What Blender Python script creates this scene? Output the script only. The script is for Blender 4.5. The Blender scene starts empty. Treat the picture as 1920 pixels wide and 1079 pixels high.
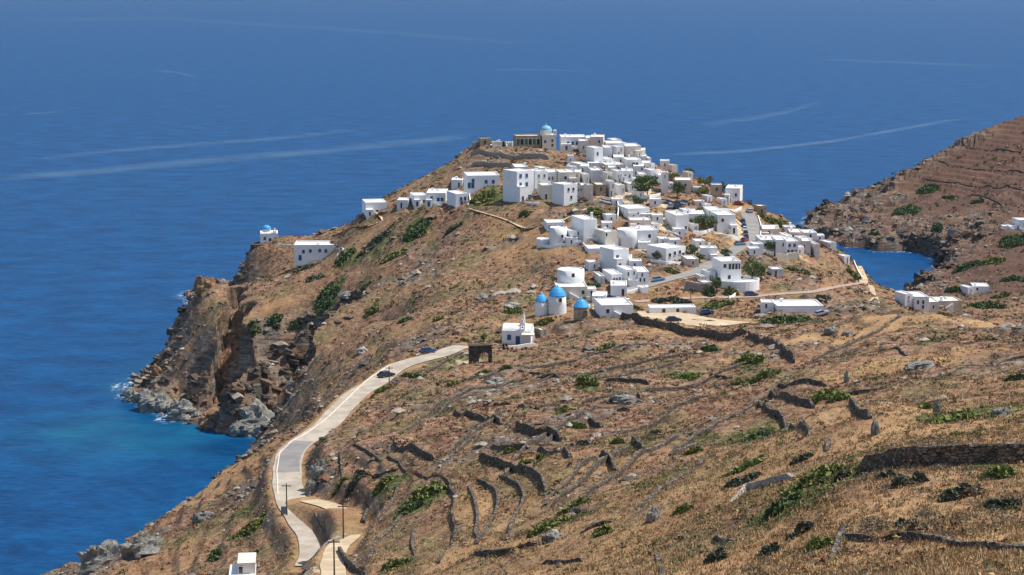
import bpy, math, random
import numpy as np
from mathutils import Vector
random.seed(7); np.random.seed(7)
C = bpy.data.collections.new('place'); bpy.context.scene.collection.children.link(C)
S = 0.85                     # overall scale of the place
F = 3600.0                   # focal length in photo pixels
CAMZ = 185.0*S
PITCH = math.atan(599.5/F)
CP, SP = math.cos(PITCH), math.sin(PITCH)
# ---------------------------------------------------------------- camera, light, exposure
cam = bpy.data.objects.new('camera', bpy.data.cameras.new('camera'))
cam.data.lens = 36*F/1920; cam.data.sensor_width = 36
cam.data.clip_start = 1; cam.data.clip_end = 60000
cam.location = (0, 0, CAMZ); cam.rotation_euler = (math.pi/2-PITCH, 0, 0)
C.objects.link(cam)
sc = bpy.context.scene; sc.camera = cam
AZ, EL = math.radians(82), math.radians(61)
w = bpy.data.worlds.new('World'); sc.world = w; w.use_nodes = True
nt = w.node_tree; sky = nt.nodes.new('ShaderNodeTexSky'); sky.sky_type = 'NISHITA'; sky.sun_disc = False
sky.sun_elevation = EL; sky.sun_rotation = AZ; sky.altitude = 100; sky.air_density = 1.0; sky.dust_density = 1.0; sky.ozone_density = 1.5
nt.links.new(sky.outputs[0], nt.nodes['Background'].inputs[0]); nt.nodes['Background'].inputs[1].default_value = 0.11
sun = bpy.data.objects.new('sun', bpy.data.lights.new('sun', 'SUN')); C.objects.link(sun)
sun.data.energy = 3.7; sun.data.angle = math.radians(0.53); sun.data.color = (1.0, 0.955, 0.88)
sv = Vector((math.sin(AZ)*math.cos(EL), math.cos(AZ)*math.cos(EL), math.sin(EL)))
sun.rotation_euler = sv.to_track_quat('Z', 'Y').to_euler(); sun.location = (300, 0, 500)
sc.view_settings.view_transform = 'Standard'; sc.view_settings.look = 'None'
sc.view_settings.gamma = 1; sc.view_settings.exposure = 0.46
sc.cycles.max_bounces = 5; sc.cycles.diffuse_bounces = 2; sc.cycles.glossy_bounces = 2
sc.cycles.transmission_bounces = 2; sc.cycles.transparent_max_bounces = 6; sc.cycles.volume_bounces = 0

# ---------------------------------------------------------------- geometry helpers
def ray(u, v):
    cx, cy = (u-960)/F, (539.5-v)/F
    return cx, CP+cy*SP, -SP+cy*CP
def P(u, v, Y):              # point seen at photo pixel (u, v) at distance Y (before scaling)
    x, y, z = ray(u, v); t = Y*S/y
    return (x*t, Y*S, CAMZ+z*t)
def WL(u, v):                # where that line of sight meets the sea
    x, y, z = ray(u, v); t = -CAMZ/z
    return (x*t, y*t)
def h2(ix, iy, seed):
    n = (ix.astype(np.int64)*374761393 + iy.astype(np.int64)*668265263 + seed*974634777) & 0xffffffff
    n = ((n ^ (n >> 13))*1274126177) & 0xffffffff
    n = n ^ (n >> 16)
    return (n & 0xffffff)/float(0xffffff)
def vn(x, y, seed=0):
    ix = np.floor(x); iy = np.floor(y); fx = x-ix; fy = y-iy
    fx = fx*fx*fx*(fx*(fx*6-15)+10); fy = fy*fy*fy*(fy*(fy*6-15)+10)
    ix = ix.astype(np.int64); iy = iy.astype(np.int64)
    a = h2(ix, iy, seed); b = h2(ix+1, iy, seed); c = h2(ix, iy+1, seed); d = h2(ix+1, iy+1, seed)
    return (a*(1-fx)+b*fx)*(1-fy)+(c*(1-fx)+d*fx)*fy - 0.5
def fbm(x, y, octv, seed=0, lac=2.03, g=0.5):
    r = 0; a = 1.0
    for k in range(octv):
        r = r+a*vn(x, y, seed+k*17); x = x*lac+3.1*k; y = y*lac-1.7*k; a *= g
    return r
def ridge(x, y, octv, seed=0):
    r = 0; a = 1.0
    for k in range(octv):
        r = r+a*(0.5-2*np.abs(vn(x, y, seed+k*13))); x = x*2.1+5; y = y*2.1-3; a *= 0.5
    return r
# ---------------------------------------------------------------- relief
CPX = [  # u, v, distance
 (1900,1079,100),(1600,1079,110),(1400,1079,130),(1200,1079,165),(1000,1079,205),(800,1079,255),(640,1079,300),(470,1079,335),(300,1079,375),(150,1079,420),
 (-100,1170,470),(2100,1079,95),(1900,950,132),(1600,950,138),(1900,880,150),(1600,890,150),(1750,880,150),(1900,820,172),(1600,850,168),(1750,840,165),
 (1900,760,235),(1600,780,235),(1900,690,310),(1600,700,330),(1750,700,320),(1900,650,370),(1750,650,375),(1600,650,385),(1900,597,455),(1750,597,460),(1620,600,480),(2100,597,460),(2100,700,300),(2100,850,160),
 (1560,640,470),(1500,700,400),(1500,620,520),(1440,640,520),(1450,720,380),(1400,800,300),(1400,880,235),(1400,950,185),(1300,900,235),(1250,1000,200),(1450,1000,155),
 (1200,610,570),(1200,650,505),(1120,600,590),(1300,640,540),(1390,660,500),(1200,720,430),(1320,720,425),(1200,800,345),(1200,870,285),(1200,940,240),(1070,950,262),(1070,870,302),(1070,800,355),(1000,720,440),(1000,780,382),(1000,1000,250),
 (900,1040,262),(900,950,300),(900,880,338),(900,800,392),(900,720,452),(850,900,335),(850,1010,285),(800,1000,297),(760,900,352),(720,960,333),(700,1040,300),(800,840,375),(800,760,430),(820,700,490),(700,820,400),(700,880,370),(650,900,372),(620,860,395),(1000,660,530),(1060,640,545),
 (920,690,492),(870,680,520),
 (590,1060,333),(575,1000,360),(540,950,380),(540,890,402),(540,850,420),(600,808,440),(660,755,468),(730,700,500),(800,665,530),(870,650,553),(1000,640,575),
 (460,1060,350),(400,1000,385),(300,1000,405),(470,940,405),(440,1040,362),(280,980,440),(400,905,470),(500,842,500),(540,815,512),(600,780,540),(650,735,560),(220,1040,425),(420,950,425),
 # lower slope between road and promontory
 (620,740,605),(580,750,640),(600,700,630),(650,690,620),(700,670,590),(760,640,590),(840,630,580),(900,620,590),(900,560,670),(960,590,620),(800,600,640),(800,540,715),(700,600,680),(700,650,630),(600,650,690),(600,600,732),(540,690,705),(540,640,728),(480,640,765),(500,700,735),(520,600,750),(470,560,838),(520,520,870),(600,540,822),(600,500,875),(700,500,800),(700,440,850),(800,440,810),(800,500,770),(900,500,730),(900,440,780),(980,440,770),(980,500,720),(900,390,805),(800,395,835),(1000,395,790),(960,560,660),(1050,570,632),
 # promontory crest
 (475,466,955),(500,458,960),(540,470,945),(590,497,915),(620,470,930),(650,430,920),(600,446,950),(690,405,880),(675,402,890),(720,410,870),(745,385,880),(760,372,885),(840,386,855),(830,320,925),(850,335,880),(900,352,845),(950,370,815),(870,310,930),(880,320,900),(900,310,900),
 # left bluff and cliff foot
 (440,480,960),(445,500,960),(405,520,985),(375,525,1030),(368,552,1058),(420,560,880),(388,562,888),(374,578,872),(400,545,905),(395,600,832),(372,600,850),(400,640,800),(350,650,838),(430,600,810),(315,690,862),(390,690,802),(380,722,808),(340,712,822),(300,740,815),(260,745,824),(430,760,785),(475,740,783),(440,790,772),(510,760,785),(515,792,778),(350,765,803),(400,780,785),
 # village hill
 (960,380,800),(1000,378,790),(1080,386,785),(1040,350,830),(960,352,840),(1100,370,800),(1000,300,890),(960,300,895),(900,293,910),(886,285,935),(890,272,950),(920,275,945),(960,277,935),(1020,282,925),(1040,300,885),(1100,282,925),(1100,308,880),(1130,340,835),(1150,300,900),(1150,270,940),(1200,292,925),(1200,330,870),(1240,345,860),(1150,370,815),(1200,365,820),(1225,315,910),(1250,325,890),(1260,380,800),(1290,360,850),(1330,345,890),(1300,330,930),
 (1380,380,845),(1400,385,845),(1350,380,840),(1300,395,805),(1420,400,830),(1440,410,845),(1300,440,750),(1360,440,755),(1400,420,790),(1420,440,770),(1370,470,712),(1460,430,820),(1500,440,835),(1530,450,850),(1570,470,835),(1440,480,730),(1500,480,740),(1560,490,770),
 (1200,410,765),(1120,395,775),(1060,410,770),(1030,430,755),(1040,460,725),(1100,450,735),(1150,463,725),(1200,463,725),(1250,430,750),(1280,490,690),(1230,490,693),(1150,505,690),(1050,500,690),(1000,540,680),(1180,535,655),(1130,535,655),(1070,540,650),(1100,560,640),(1250,523,660),(1340,500,680),
 (1045,590,602),(1015,588,606),(1090,600,598),(1150,597,600),(1200,590,615),(1290,598,613),(1380,600,612),(1260,560,642),(1200,560,640),(1330,560,640),(1380,535,655),(1400,560,640),(1450,580,625),(1450,540,660),(1540,580,622),(1540,545,665),(1500,510,700),(1550,520,700),(1600,530,720),(1600,495,790),(1620,515,760),(1585,485,810),(1640,560,700),(1655,590,640),(1655,552,790),(1680,576,810),(1710,592,840),(1600,580,620),(1560,600,590),(1500,600,590),
 # bay side
 (1700,575,960),(1750,575,930),(1800,570,900),(1650,550,900),(1850,552,985),(1830,535,1020),(1900,575,900),(1900,540,1020),(1850,500,1100),(1900,480,1130),(1900,430,1180),(1860,430,1190),(1850,400,1270),(1800,500,1130),(1790,460,1200),(1780,540,1060),
 (1750,430,1290),(1750,380,1370),(1800,350,1400),(1850,300,1440),(1900,300,1430),(1920,217,1500),(1860,232,1495),(1800,268,1480),(1760,293,1470),(1710,315,1460),(1705,332,1450),(1660,360,1440),(1620,388,1420),(1590,403,1400),(1550,397,1395),(1530,405,1390),(1650,430,1320),(1600,440,1340),(1700,440,1290),(1700,380,1400),(1560,440,1330),(2050,150,1560),(2050,300,1420),(2100,450,1180),(2050,560,950),
]
XYZ = [(-149,915,10),(-141,950,13),(-142,1000,14),
   # distances x, y, z before scaling: slopes that the photo does not show
 (0,0,183),(60,40,170),(-60,40,160),(60,0,184),(0,-30,188),(-200,200,60),(-120,150,110),(-60,150,130),(-150,300,55),(-260,60,100),(250,0,180),(400,200,170),(300,400,130),(500,400,140),(-130,450,35),(-112,540,10),(-98,620,9),(-84,700,8),(-85,640,14),(-105,500,16),(-96,545,15),(-84,590,17),(-125,470,15),(-60,700,28),
 (260,560,88),(200,560,72),(300,700,50),(220,640,62),(400,620,80),(500,800,70),(600,1100,60),(330,800,35),(160,820,38),(140,760,52),(150,900,40),(175,700,55),
 (-60,1000,40),(0,990,55),(50,1000,52),(0,1030,20),(-100,1030,18),(-120,990,42),(100,960,60),(140,880,60),(90,1020,25),(-60,960,66),(-20,960,82),(40,960,86),(80,940,80),
 (560,1600,50),(700,1500,70),(450,1600,55),(300,1500,16),(350,1560,20),(600,1300,75),(250,1080,4),(262,1130,4),(240,1060,8),
]
pts = np.array([P(*c) for c in CPX]+[(a*S, b*S, c*S) for a, b, c in XYZ])
def solve_rbf(p):
    d = np.sqrt((p[:, None, 0]-p[None, :, 0])**2+(p[:, None, 1]-p[None, :, 1])**2+9.0)
    n = len(p); A = np.zeros((n+3, n+3)); A[:n, :n] = d-np.eye(n)*1.5
    A[:n, n:] = np.c_[np.ones(n), p[:, :2]/300]; A[n:, :n] = A[:n, n:].T
    return np.linalg.solve(A, np.r_[p[:, 2], 0, 0, 0])
W_ = solve_rbf(pts)
def rbf(x, y):
    out = np.empty(x.shape)
    X = x.ravel(); Y = y.ravel(); o = out.ravel()
    for i in range(0, len(X), 4000):
        a = X[i:i+4000, None]; b = Y[i:i+4000, None]
        o[i:i+4000] = np.sqrt((a-pts[:, 0])**2+(b-pts[:, 1])**2+9.0)@W_[:len(pts)]+W_[-3]+W_[-2]*X[i:i+4000]/300+W_[-1]*Y[i:i+4000]/300
    return o.reshape(x.shape)
q = lambda *a: [(x*S, y*S) for x, y in a]
COAST = q((-700,-300),(-420,150),(-230,370),(-150,480),(-120,560),(-107,640),(-96,700),(-86,748),(-76,770),(-80,786),(-88,790)) + \
 [WL(533,797),WL(500,806),WL(470,815),WL(440,812),WL(415,808),WL(395,800),WL(360,793),WL(320,779),WL(285,770),WL(255,758),WL(238,742),WL(252,718),WL(275,700),WL(302,684),(-158*S,885*S),(-150*S,925*S),(-151*S,975*S),(-160*S,1015*S),WL(358,566),WL(352,556),WL(372,548)] + \
 q((-172,1110),(-150,1130),(-110,1090),(-70,1080),(0,1075),(60,1085),(120,1065),(165,1000),(188,940),(202,990),(215,1040),(226,1080)) + \
 [WL(1712,545),WL(1742,525),WL(1757,500),WL(1752,480),WL(1725,474),WL(1690,470),WL(1650,470),WL(1610,464),WL(1580,462),WL(1555,452),WL(1535,440),WL(1518,426),WL(1522,412)] + \
 q((235,1450),(300,1520),(370,1680),(520,1800),(900,1900),(1100,1000),(900,-300))
COAST = np.array(COAST)
def sdist(x, y):             # distance to the shore, positive on land
    X = x.ravel(); Y = y.ravel(); n = len(COAST); best = np.full(X.shape, 1e9); ins = np.zeros(X.shape, bool)
    for i in range(n):
        x0, y0 = COAST[i]; x1, y1 = COAST[(i+1) % n]; dx, dy = x1-x0, y1-y0
        t = np.clip(((X-x0)*dx+(Y-y0)*dy)/(dx*dx+dy*dy), 0, 1)
        best = np.minimum(best, (X-x0-t*dx)**2+(Y-y0-t*dy)**2)
        if dy != 0: ins ^= ((y0 > Y) != (y1 > Y)) & (X < dx*(Y-y0)/dy+x0)
    return (np.where(ins, 1, -1)*np.sqrt(best)).reshape(x.shape)
G0X, G0Y, GS = -640.0, -60.0, 3.0
NX, NY = 540, 560
gx = G0X+GS*np.arange(NX); gy = G0Y+GS*np.arange(NY)
GXX, GYY = np.meshgrid(gx, gy)
GZ = rbf(GXX, GYY); GD = sdist(GXX, GYY)
def samp(Gr, x, y):
    fx = np.clip((x-G0X)/GS, 0, NX-1.001); fy = np.clip((y-G0Y)/GS, 0, NY-1.001)
    ix = fx.astype(int); iy = fy.astype(int); fx = fx-ix; fy = fy-iy
    return (Gr[iy, ix]*(1-fx)+Gr[iy, ix+1]*fx)*(1-fy)+(Gr[iy+1, ix]*(1-fx)+Gr[iy+1, ix+1]*fx)*fy
def seg_d(x, y, poly):       # distance to a polyline, with the place along it and the side
    best = np.full(x.shape, 1e9); par = np.zeros(x.shape); side = np.zeros(x.shape)
    for i in range(len(poly)-1):
        x0, y0 = poly[i][:2]; x1, y1 = poly[i+1][:2]; dx, dy = x1-x0, y1-y0
        t = np.clip(((x-x0)*dx+(y-y0)*dy)/(dx*dx+dy*dy+1e-9), 0, 1)
        d = np.hypot(x-x0-t*dx, y-y0-t*dy); m = d < best
        best = np.where(m, d, best); par = np.where(m, i+t, par); side = np.where(m, np.sign(dx*(y-y0)-dy*(x-x0)), side)
    return best, par, side
def sstep(a, b, x):
    t = np.clip((x-a)/(b-a), 0, 1); return t*t*(3-2*t)
# ravines: photo pixels with distance, half width, depth
RAV = [([P(443,530,880),P(437,575,838),P(432,620,802),P(428,665,785),P(425,700,778),P(430,735,775)], [3.5,5,7,11,13,11], [7,12,17,24,24,12]),
       ([P(400,512,985),P(392,530,990)], [5,5], [9,10]),
       ([P(545,722,775),P(552,750,765),P(550,785,760)], [6,8,8], [16,24,22]),
       ([P(350,722,815),P(390,732,806),P(430,735,798)], [6,6,6], [6,7,7])]
LIFT = [(P(478,752,784), 14, 10, 7.0), (P(310,715,835), 10, 8, 3.0), (P(385,752,800), 16, 8, 4.0), (P(350,672,868), 20, 16, 6.0)]
def rockmask(x, y):
    sd = samp(GD, x, y)
    m = 1-sstep(5, 30, sd+fbm(x/22, y/22, 3, 5)*20)
    far = sstep(950, 1050, y)*sstep(150, 190, x)
    m = np.maximum(m, far*(1-sstep(22, 75, sd+fbm(x/30, y/30, 3, 9)*60)))
    n = fbm(x/26, y/26, 3, 33)+0.5*fbm(x/7, y/7, 2, 35)
    m2 = sstep(0.24, 0.42, n)*(1-sstep(520, 700, y)*0.4)*sstep(170, 300, y)
    return np.clip(np.maximum(m, m2*0.8), 0, 1)
ROADS = []                   # filled below: (points xyz, half width)
def hbase(x, y):
    wx = x+fbm(x/14, y/14, 3, 51)*9; wy = y+fbm(x/14+9, y/14, 3, 52)*9
    sd = samp(GD, wx, wy); z = samp(GZ, x, y)
    rm = rockmask(x, y)
    near = 1-sstep(110, 260, y)
    z = z+fbm(x/34, y/34, 2, 61)*2.6*(1-0.5*near)+fbm(x/9, y/9, 3, 62)*1.3*(1-0.4*near)
    z = z+rm*(ridge(x/11+y/40, y/11, 4, 71)*2.3+0.3)*(0.35+0.65*sstep(330, 520, y)+1.0*sstep(900, 980, y))
    for p, hw, dp in RAV:
        d, t, s_ = seg_d(x+fbm(x/8, y/8, 3, 80)*6, y, p)
        hwi = np.interp(t, range(len(p)), hw); dpi = np.interp(t, range(len(p)), dp)
        z = z-dpi*(1-sstep(hwi*0.6, hwi, d))
    for c, rx, ry, hh in LIFT:
        z = z+hh*(1-sstep(0.5, 1.1, np.hypot((x-c[0])/rx, (y-c[1])/ry)))
    # natural ledges and old terraces
    st = 2.3; ph = z/st+fbm(x/60, y/60, 2, 91)*1.6; fr = ph-np.floor(ph)
    zt = (np.floor(ph)+sstep(0.55, 1.0, fr)-ph)*st
    tm = sstep(-0.15, 0.2, fbm(x/45, y/45, 2, 95))*sstep(230, 330, y)*(1-sstep(560, 640, y))*(1-rm)*0.55
    fh = sstep(960, 1050, y)*sstep(150, 200, x)*sstep(14, 24, z)
    z = z+zt*np.clip(tm+fh*0.9, 0, 1)
    cl = np.where(sd > 0, 0.8+2.4*sd, 0.3+0.9*sd)+ridge(x/6, y/6, 3, 75)*1.2*sstep(-4, 4, sd)
    cl = np.where(sd > 14, 200, cl)
    bay = np.where(sd > 0, 0.5+0.9*sd, 0.5+0.5*sd)
    z = np.minimum(np.maximum(z, 1.2+ridge(x/7, y/7, 3, 77)*1.2), cl)
    return np.clip(z, -9, None)
RN = []
def h(x, y):
    x = np.asarray(x, float); y = np.asarray(y, float); z = hbase(x, y)
    for p, hw in ROADS:
        bb = p.min(0)-14, p.max(0)+14
        m = (x > bb[0][0]) & (x < bb[1][0]) & (y > bb[0][1]) & (y < bb[1][1])
        if not m.any(): continue
        d, t, s_ = seg_d(x[m], y[m], p)
        zr = np.interp(t, range(len(p)), p[:, 2])
        k = 1-sstep(hw+0.5, hw+3.6, d)
        z[m] = z[m]*(1-k)+(zr-0.12)*k
    return z
def hit(u, v, y0=60, y1=1500, f=None):   # where the line of sight through photo pixel (u, v) meets the ground
    f = f or h; a, b, c = ray(u, v)
    Y = np.geomspace(y0, y1, 2600); t = Y/b; X = a*t; Z = CAMZ+c*t
    g = Z-f(X, Y); i = np.argmax(g < 0)
    if g[i] >= 0: i = int(np.argmin(np.where(Z > 1, g, 1e9))); return np.array([X[i], Y[i], f(X[i:i+1], Y[i:i+1])[0]])
    if i > 0:
        k = g[i-1]/(g[i-1]-g[i]); yy = Y[i-1]+k*(Y[i]-Y[i-1])
    else: yy = Y[0]
    xx = a*yy/b
    return np.array([xx, yy, f(np.array([xx]), np.array([yy]))[0]])
def hits(l, **k): return np.array([hit(*p[:2], **k) for p in l])
def smooth(p, step=3.0, it=3):
    out = []
    for i in range(len(p)-1):
        n = max(1, int(np.hypot(*(p[i+1]-p[i])[:2])/step))
        for j in range(n): out.append(p[i]+(p[i+1]-p[i])*j/n)
    out.append(p[-1]); out = np.array(out)
    for _ in range(it):
        o = out.copy(); o[1:-1] = (out[:-2]+out[1:-1]*2+out[2:])/4; out = o
    for _ in range(14):
        out[1:-1, 2] = (out[:-2, 2]+out[1:-1, 2]*2+out[2:, 2])/4
    return out
ROADPX = {
 'main': ([(585,1062),(600,1030),(585,1000),(556,960),(541,925),(538,890),(541,858),(563,832),(600,808),(640,768),(670,738),(700,716),(745,690),(790,672),(830,658),(870,649)], 2.7),
 'track': ([(578,938),(610,943),(645,958),(668,983),(660,1005),(635,1030),(622,1055),(628,1090)], 1.7),
 'village': ([(1125,566),(1150,553),(1200,540),(1250,522),(1300,510),(1340,495),(1372,470),(1398,460),(1414,440),(1410,415),(1398,396)], 2.6),
 'lane': ([(1190,566),(1260,561),(1330,558),(1400,556),(1460,553),(1530,545),(1600,533),(1620,530)], 1.6),
 'park': ([(1195,592),(1250,596),(1320,600),(1375,602)], 6.0),
}
R0 = {}
for k, (l, hw) in ROADPX.items():
    R0[k] = (smooth(hits(l, f=hbase)), hw)
ROADS += list(R0.values())
WL_ = [
 ([(852,775),(880,782),(910,790),(940,798)],2.0,'long dark terrace wall left of centre below the arch'),
 ([(969,800),(987,812),(1015,816),(1042,822),(1053,830)],2.6,'tall dark terrace wall in the middle of the picture'),
 ([(973,765),(1010,772)],1.8,'short dark wall piece above the tall middle terrace wall'),
 ([(928,758),(955,760)],1.7,'stubby dark wall above the long left of centre wall'),
 ([(1013,708),(1049,710)],1.7,'short bowed dark wall below the roadside chapel'),
 ([(993,700),(1018,702)],1.0,'thin low wall just left of the bowed wall'),
 ([(1135,716),(1166,719),(1190,716),(1218,722)],1.5,'broken dark wall right of the tall green bush'),
 ([(1140,758),(1163,752),(1182,742),(1203,750)],1.6,'jagged dark ledge wall in the grey rocky patch'),
 ([(1157,771),(1184,772)],1.5,'short wall below the grey rocky patch'),
 ([(1104,790),(1118,800),(1129,803)],2.0,'small dark wall end with pale stones at centre'),
 ([(1186,828),(1196,838),(1207,846)],1.8,'short slanting wall right of centre'),
 ([(1129,851),(1143,862),(1153,885)],2.0,'slanting dark wall curving down right of the middle walls'),
 ([(1255,857),(1290,848),(1310,836)],1.6,'dark wall rising to the right beside green plants'),
 ([(1072,837),(1090,842),(1108,840)],1.4,'low wall overgrown with green right of the tall middle wall'),
 ([(923,842),(945,848),(970,851),(992,850)],1.7,'broken wall above the big curved terrace wall'),
 ([(1010,850),(1030,856),(1047,858),(1070,867)],1.6,'mossy wall right above the big curved terrace wall'),
 ([(900,862),(930,869),(969,886),(1003,903),(1020,918),(1024,936)],2.4,'big long curved terrace wall above the straw terraces'),
 ([(937,898),(960,914),(978,926),(985,942),(973,967),(957,992),(950,1022)],1.5,'rightmost curved wall of the straw terraces'),
 ([(895,911),(918,921),(934,940),(934,960),(920,988),(893,1030)],1.5,'middle curved wall of the straw terraces'),
 ([(842,917),(856,935),(851,960),(847,974),(858,997),(847,1027),(822,1060)],1.9,'leftmost curved wall of the straw terraces with deep shade'),
 ([(879,924),(890,951),(897,981),(890,1011),(897,1020)],1.3,'second curved wall from the left across the straw terraces'),
 ([(868,1051),(910,1049),(946,1043),(970,1036),(1010,1022)],1.4,'long low wall closing the straw terraces at the bottom'),
 ([(1017,1058),(1035,1056),(1060,1056),(1097,1052)],1.1,'rubble wall at the bottom edge right of the straw terraces'),
 ([(1067,951),(1078,962),(1095,966)],1.4,'short dark wall above the green gully'),
 ([(739,834),(769,848),(789,859),(817,868)],2.2,'straight dark slanting wall above the green hollow'),
 ([(652,839),(682,846),(700,855),(753,873),(769,885),(801,898),(845,908)],1.2,'long pale topped wall running down to the straw terraces'),
 ([(698,896),(722,891),(746,883)],1.8,'dark wall above the green hollow on the left'),
 ([(691,915),(692,951),(682,988)],1.9,'upright wall right of the sandy track'),
 ([(590,962),(600,980),(608,992),(622,1013)],2.3,'dark stone bank between road and sandy track'),
 ([(636,1034),(650,1058),(668,1072),(690,1078)],1.8,'wall at the bottom edge right of the sandy track'),
 ([(782,974),(775,1000),(773,1027),(780,1042)],1.0,'thin upright wall left of the straw terraces'),
 ([(1332,703),(1350,709),(1367,712)],1.5,'short dark wall left of the twin green bushes'),
 ([(1404,629),(1423,641),(1451,650),(1473,667),(1489,682)],3.0,'dark retaining wall bending down from the car park'),
 ([(1460,723),(1495,731),(1520,727),(1551,727)],1.5,'low rubble wall under the brown field'),
 ([(1445,737),(1457,753),(1495,769),(1526,774)],2.1,'dark curved wall around the straw hollow on the right'),
 ([(1423,760),(1445,779),(1473,791),(1507,806),(1520,818)],1.9,'dark wall descending left of the small dirt path'),
 ([(1560,774),(1600,771),(1632,787)],1.8,'dark wall right of the long green strip'),
 ([(1589,743),(1664,737),(1742,715),(1789,706),(1851,692),(1935,672)],1.3,'long diagonal field wall climbing to the right edge'),
 ([(1611,884),(1640,880),(1695,876),(1757,878),(1800,875),(1860,870),(1945,864)],2.5,'big near dry stone wall at the right'),
 ([(1575,1008),(1610,1014),(1645,1016)],0.9,'tumbled wall with pale stones at the bottom right'),
 ([(1652,1014),(1695,1009),(1757,1014),(1801,1026),(1876,1032),(1935,1038)],0.8,'low nearest wall crossing the straw field at the bottom right'),
 ([(1232,1036),(1236,1058),(1244,1095)],0.7,'upright rubble line at the bottom edge centre'),
 ([(1554,826),(1551,850)],1.6,'short upright wall in the straw patch'),
 ([(1560,1050),(1572,1020),(1586,978)],0.9,'upright stony line meeting the nearest wall'),
 ([(1213,945),(1226,935),(1240,922)],1.4,'small dark wall right of the green gully'),
 ([(1090,1000),(1120,985),(1150,978)],0.9,'pale boulder line below the green gully'),
 ([(1650,655),(1700,668)],0.9,'tiny broken wall in the middle of the brown field'),
]
WL_.append(([(1165,597),(1200,608),(1250,619),(1300,627),(1385,634),(1402,628)],3.4,'long dark retaining wall under the car park'))
STEPS = []; WPATH = {}
for l, hh, lb in WL_:    # terraces: the ground behind each retaining wall stands higher
    if hh < 1.2: continue
    p = np.array([hit(*q_) for q_ in l]); m_ = len(p)//2; d = p[-1]-p[0]; nn = np.array([-d[1], d[0]])/np.hypot(d[0], d[1]); c = p[m_]
    g = h(np.array([c[0]+nn[0]*9]), np.array([c[1]+nn[1]*9]))[0]-h(np.array([c[0]-nn[0]*9]), np.array([c[1]-nn[1]*9]))[0]
    seg = d[:2]/np.hypot(d[0], d[1]); g += 1.2*(nn[1]*0.8+nn[0]*0.6)
    p = smooth(p, 1.5, 4)
    STEPS.append((p, hh*0.40, 1.0 if g > 0 else -1.0)); WPATH[lb] = p
h_road = h
def h(x, y):
    x = np.asarray(x, float); y = np.asarray(y, float); z = h_road(x, y); up = np.zeros(z.shape)
    for p, hh, sg in STEPS:
        m = (x > p[:, 0].min()-14) & (x < p[:, 0].max()+14) & (y > p[:, 1].min()-14) & (y < p[:, 1].max()+14)
        if not m.any(): continue
        d, t, s_ = seg_d(x[m], y[m], p); n = len(p)-1
        e = sstep(0, 5, np.minimum(t, n-t)*1.3)
        up[m] = np.maximum(up[m], hh*np.where(s_*sg > 0, 1, 0)*(1-sstep(1.0, 10, d))*e)
    return z+up
print('MAIN', R0['main'][0][::8].round(1).tolist())

# ---------------------------------------------------------------- materials
MATS = {}
def nodes(name):
    m = bpy.data.materials.new(name); m.use_nodes = True; MATS[name] = m
    t = m.node_tree; return m, t, t.nodes['Principled BSDF']
def mixc(t, a, b, fac):
    n = t.nodes.new('ShaderNodeMix'); n.data_type = 'RGBA'
    for s_, val in ((6, a), (7, b), (0, fac)):
        if isinstance(val, (tuple, float, int)): n.inputs[s_].default_value = val if not isinstance(val, tuple) else (*val[:3], 1)
        else: t.links.new(val, n.inputs[s_])
    return n.outputs[2]
def noise(t, scale, detail=4, rough=0.55, vec=None, dist=0):
    n = t.nodes.new('ShaderNodeTexNoise'); n.inputs['Scale'].default_value = scale; n.inputs['Detail'].default_value = detail
    n.inputs['Roughness'].default_value = rough; n.inputs['Distortion'].default_value = dist
    if vec is None:
        g = t.nodes.get('geo') or t.nodes.new('ShaderNodeNewGeometry'); g.name = 'geo'; vec = g.outputs['Position']
    t.links.new(vec, n.inputs['Vector']); return n.outputs['Fac']
def ramp(t, fac, stops):
    n = t.nodes.new('ShaderNodeValToRGB'); e = n.color_ramp.elements
    while len(e) < len(stops): e.new(0.5)
    for el, (p, c) in zip(e, stops): el.position = p; el.color = (*c, 1) if len(c) == 3 else c
    t.links.new(fac, n.inputs[0]); return n.outputs[0]
def mth(t, op, a, b=0.5, clamp=False):
    n = t.nodes.new('ShaderNodeMath'); n.operation = op; n.use_clamp = clamp
    for i, v_ in enumerate((a, b)):
        if isinstance(v_, (int, float)): n.inputs[i].default_value = v_
        else: t.links.new(v_, n.inputs[i])
    return n.outputs[0]
def bump(t, b, hgt, strength=0.5, dist=0.2):
    n = t.nodes.new('ShaderNodeBump'); n.inputs['Strength'].default_value = strength; n.inputs['Distance'].default_value = dist
    t.links.new(hgt, n.inputs['Height']); t.links.new(n.outputs[0], b.inputs['Normal'])
def attr(t, name, ch=None):
    n = t.nodes.get('attr_'+name) or t.nodes.new('ShaderNodeAttribute'); n.name = 'attr_'+name; n.attribute_name = name
    if ch is None: return n.outputs['Color']
    s_ = t.nodes.get('sep_'+name)
    if not s_:
        s_ = t.nodes.new('ShaderNodeSeparateColor'); s_.name = 'sep_'+name; t.links.new(n.outputs['Color'], s_.inputs[0])
    return s_.outputs[ch]
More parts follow.
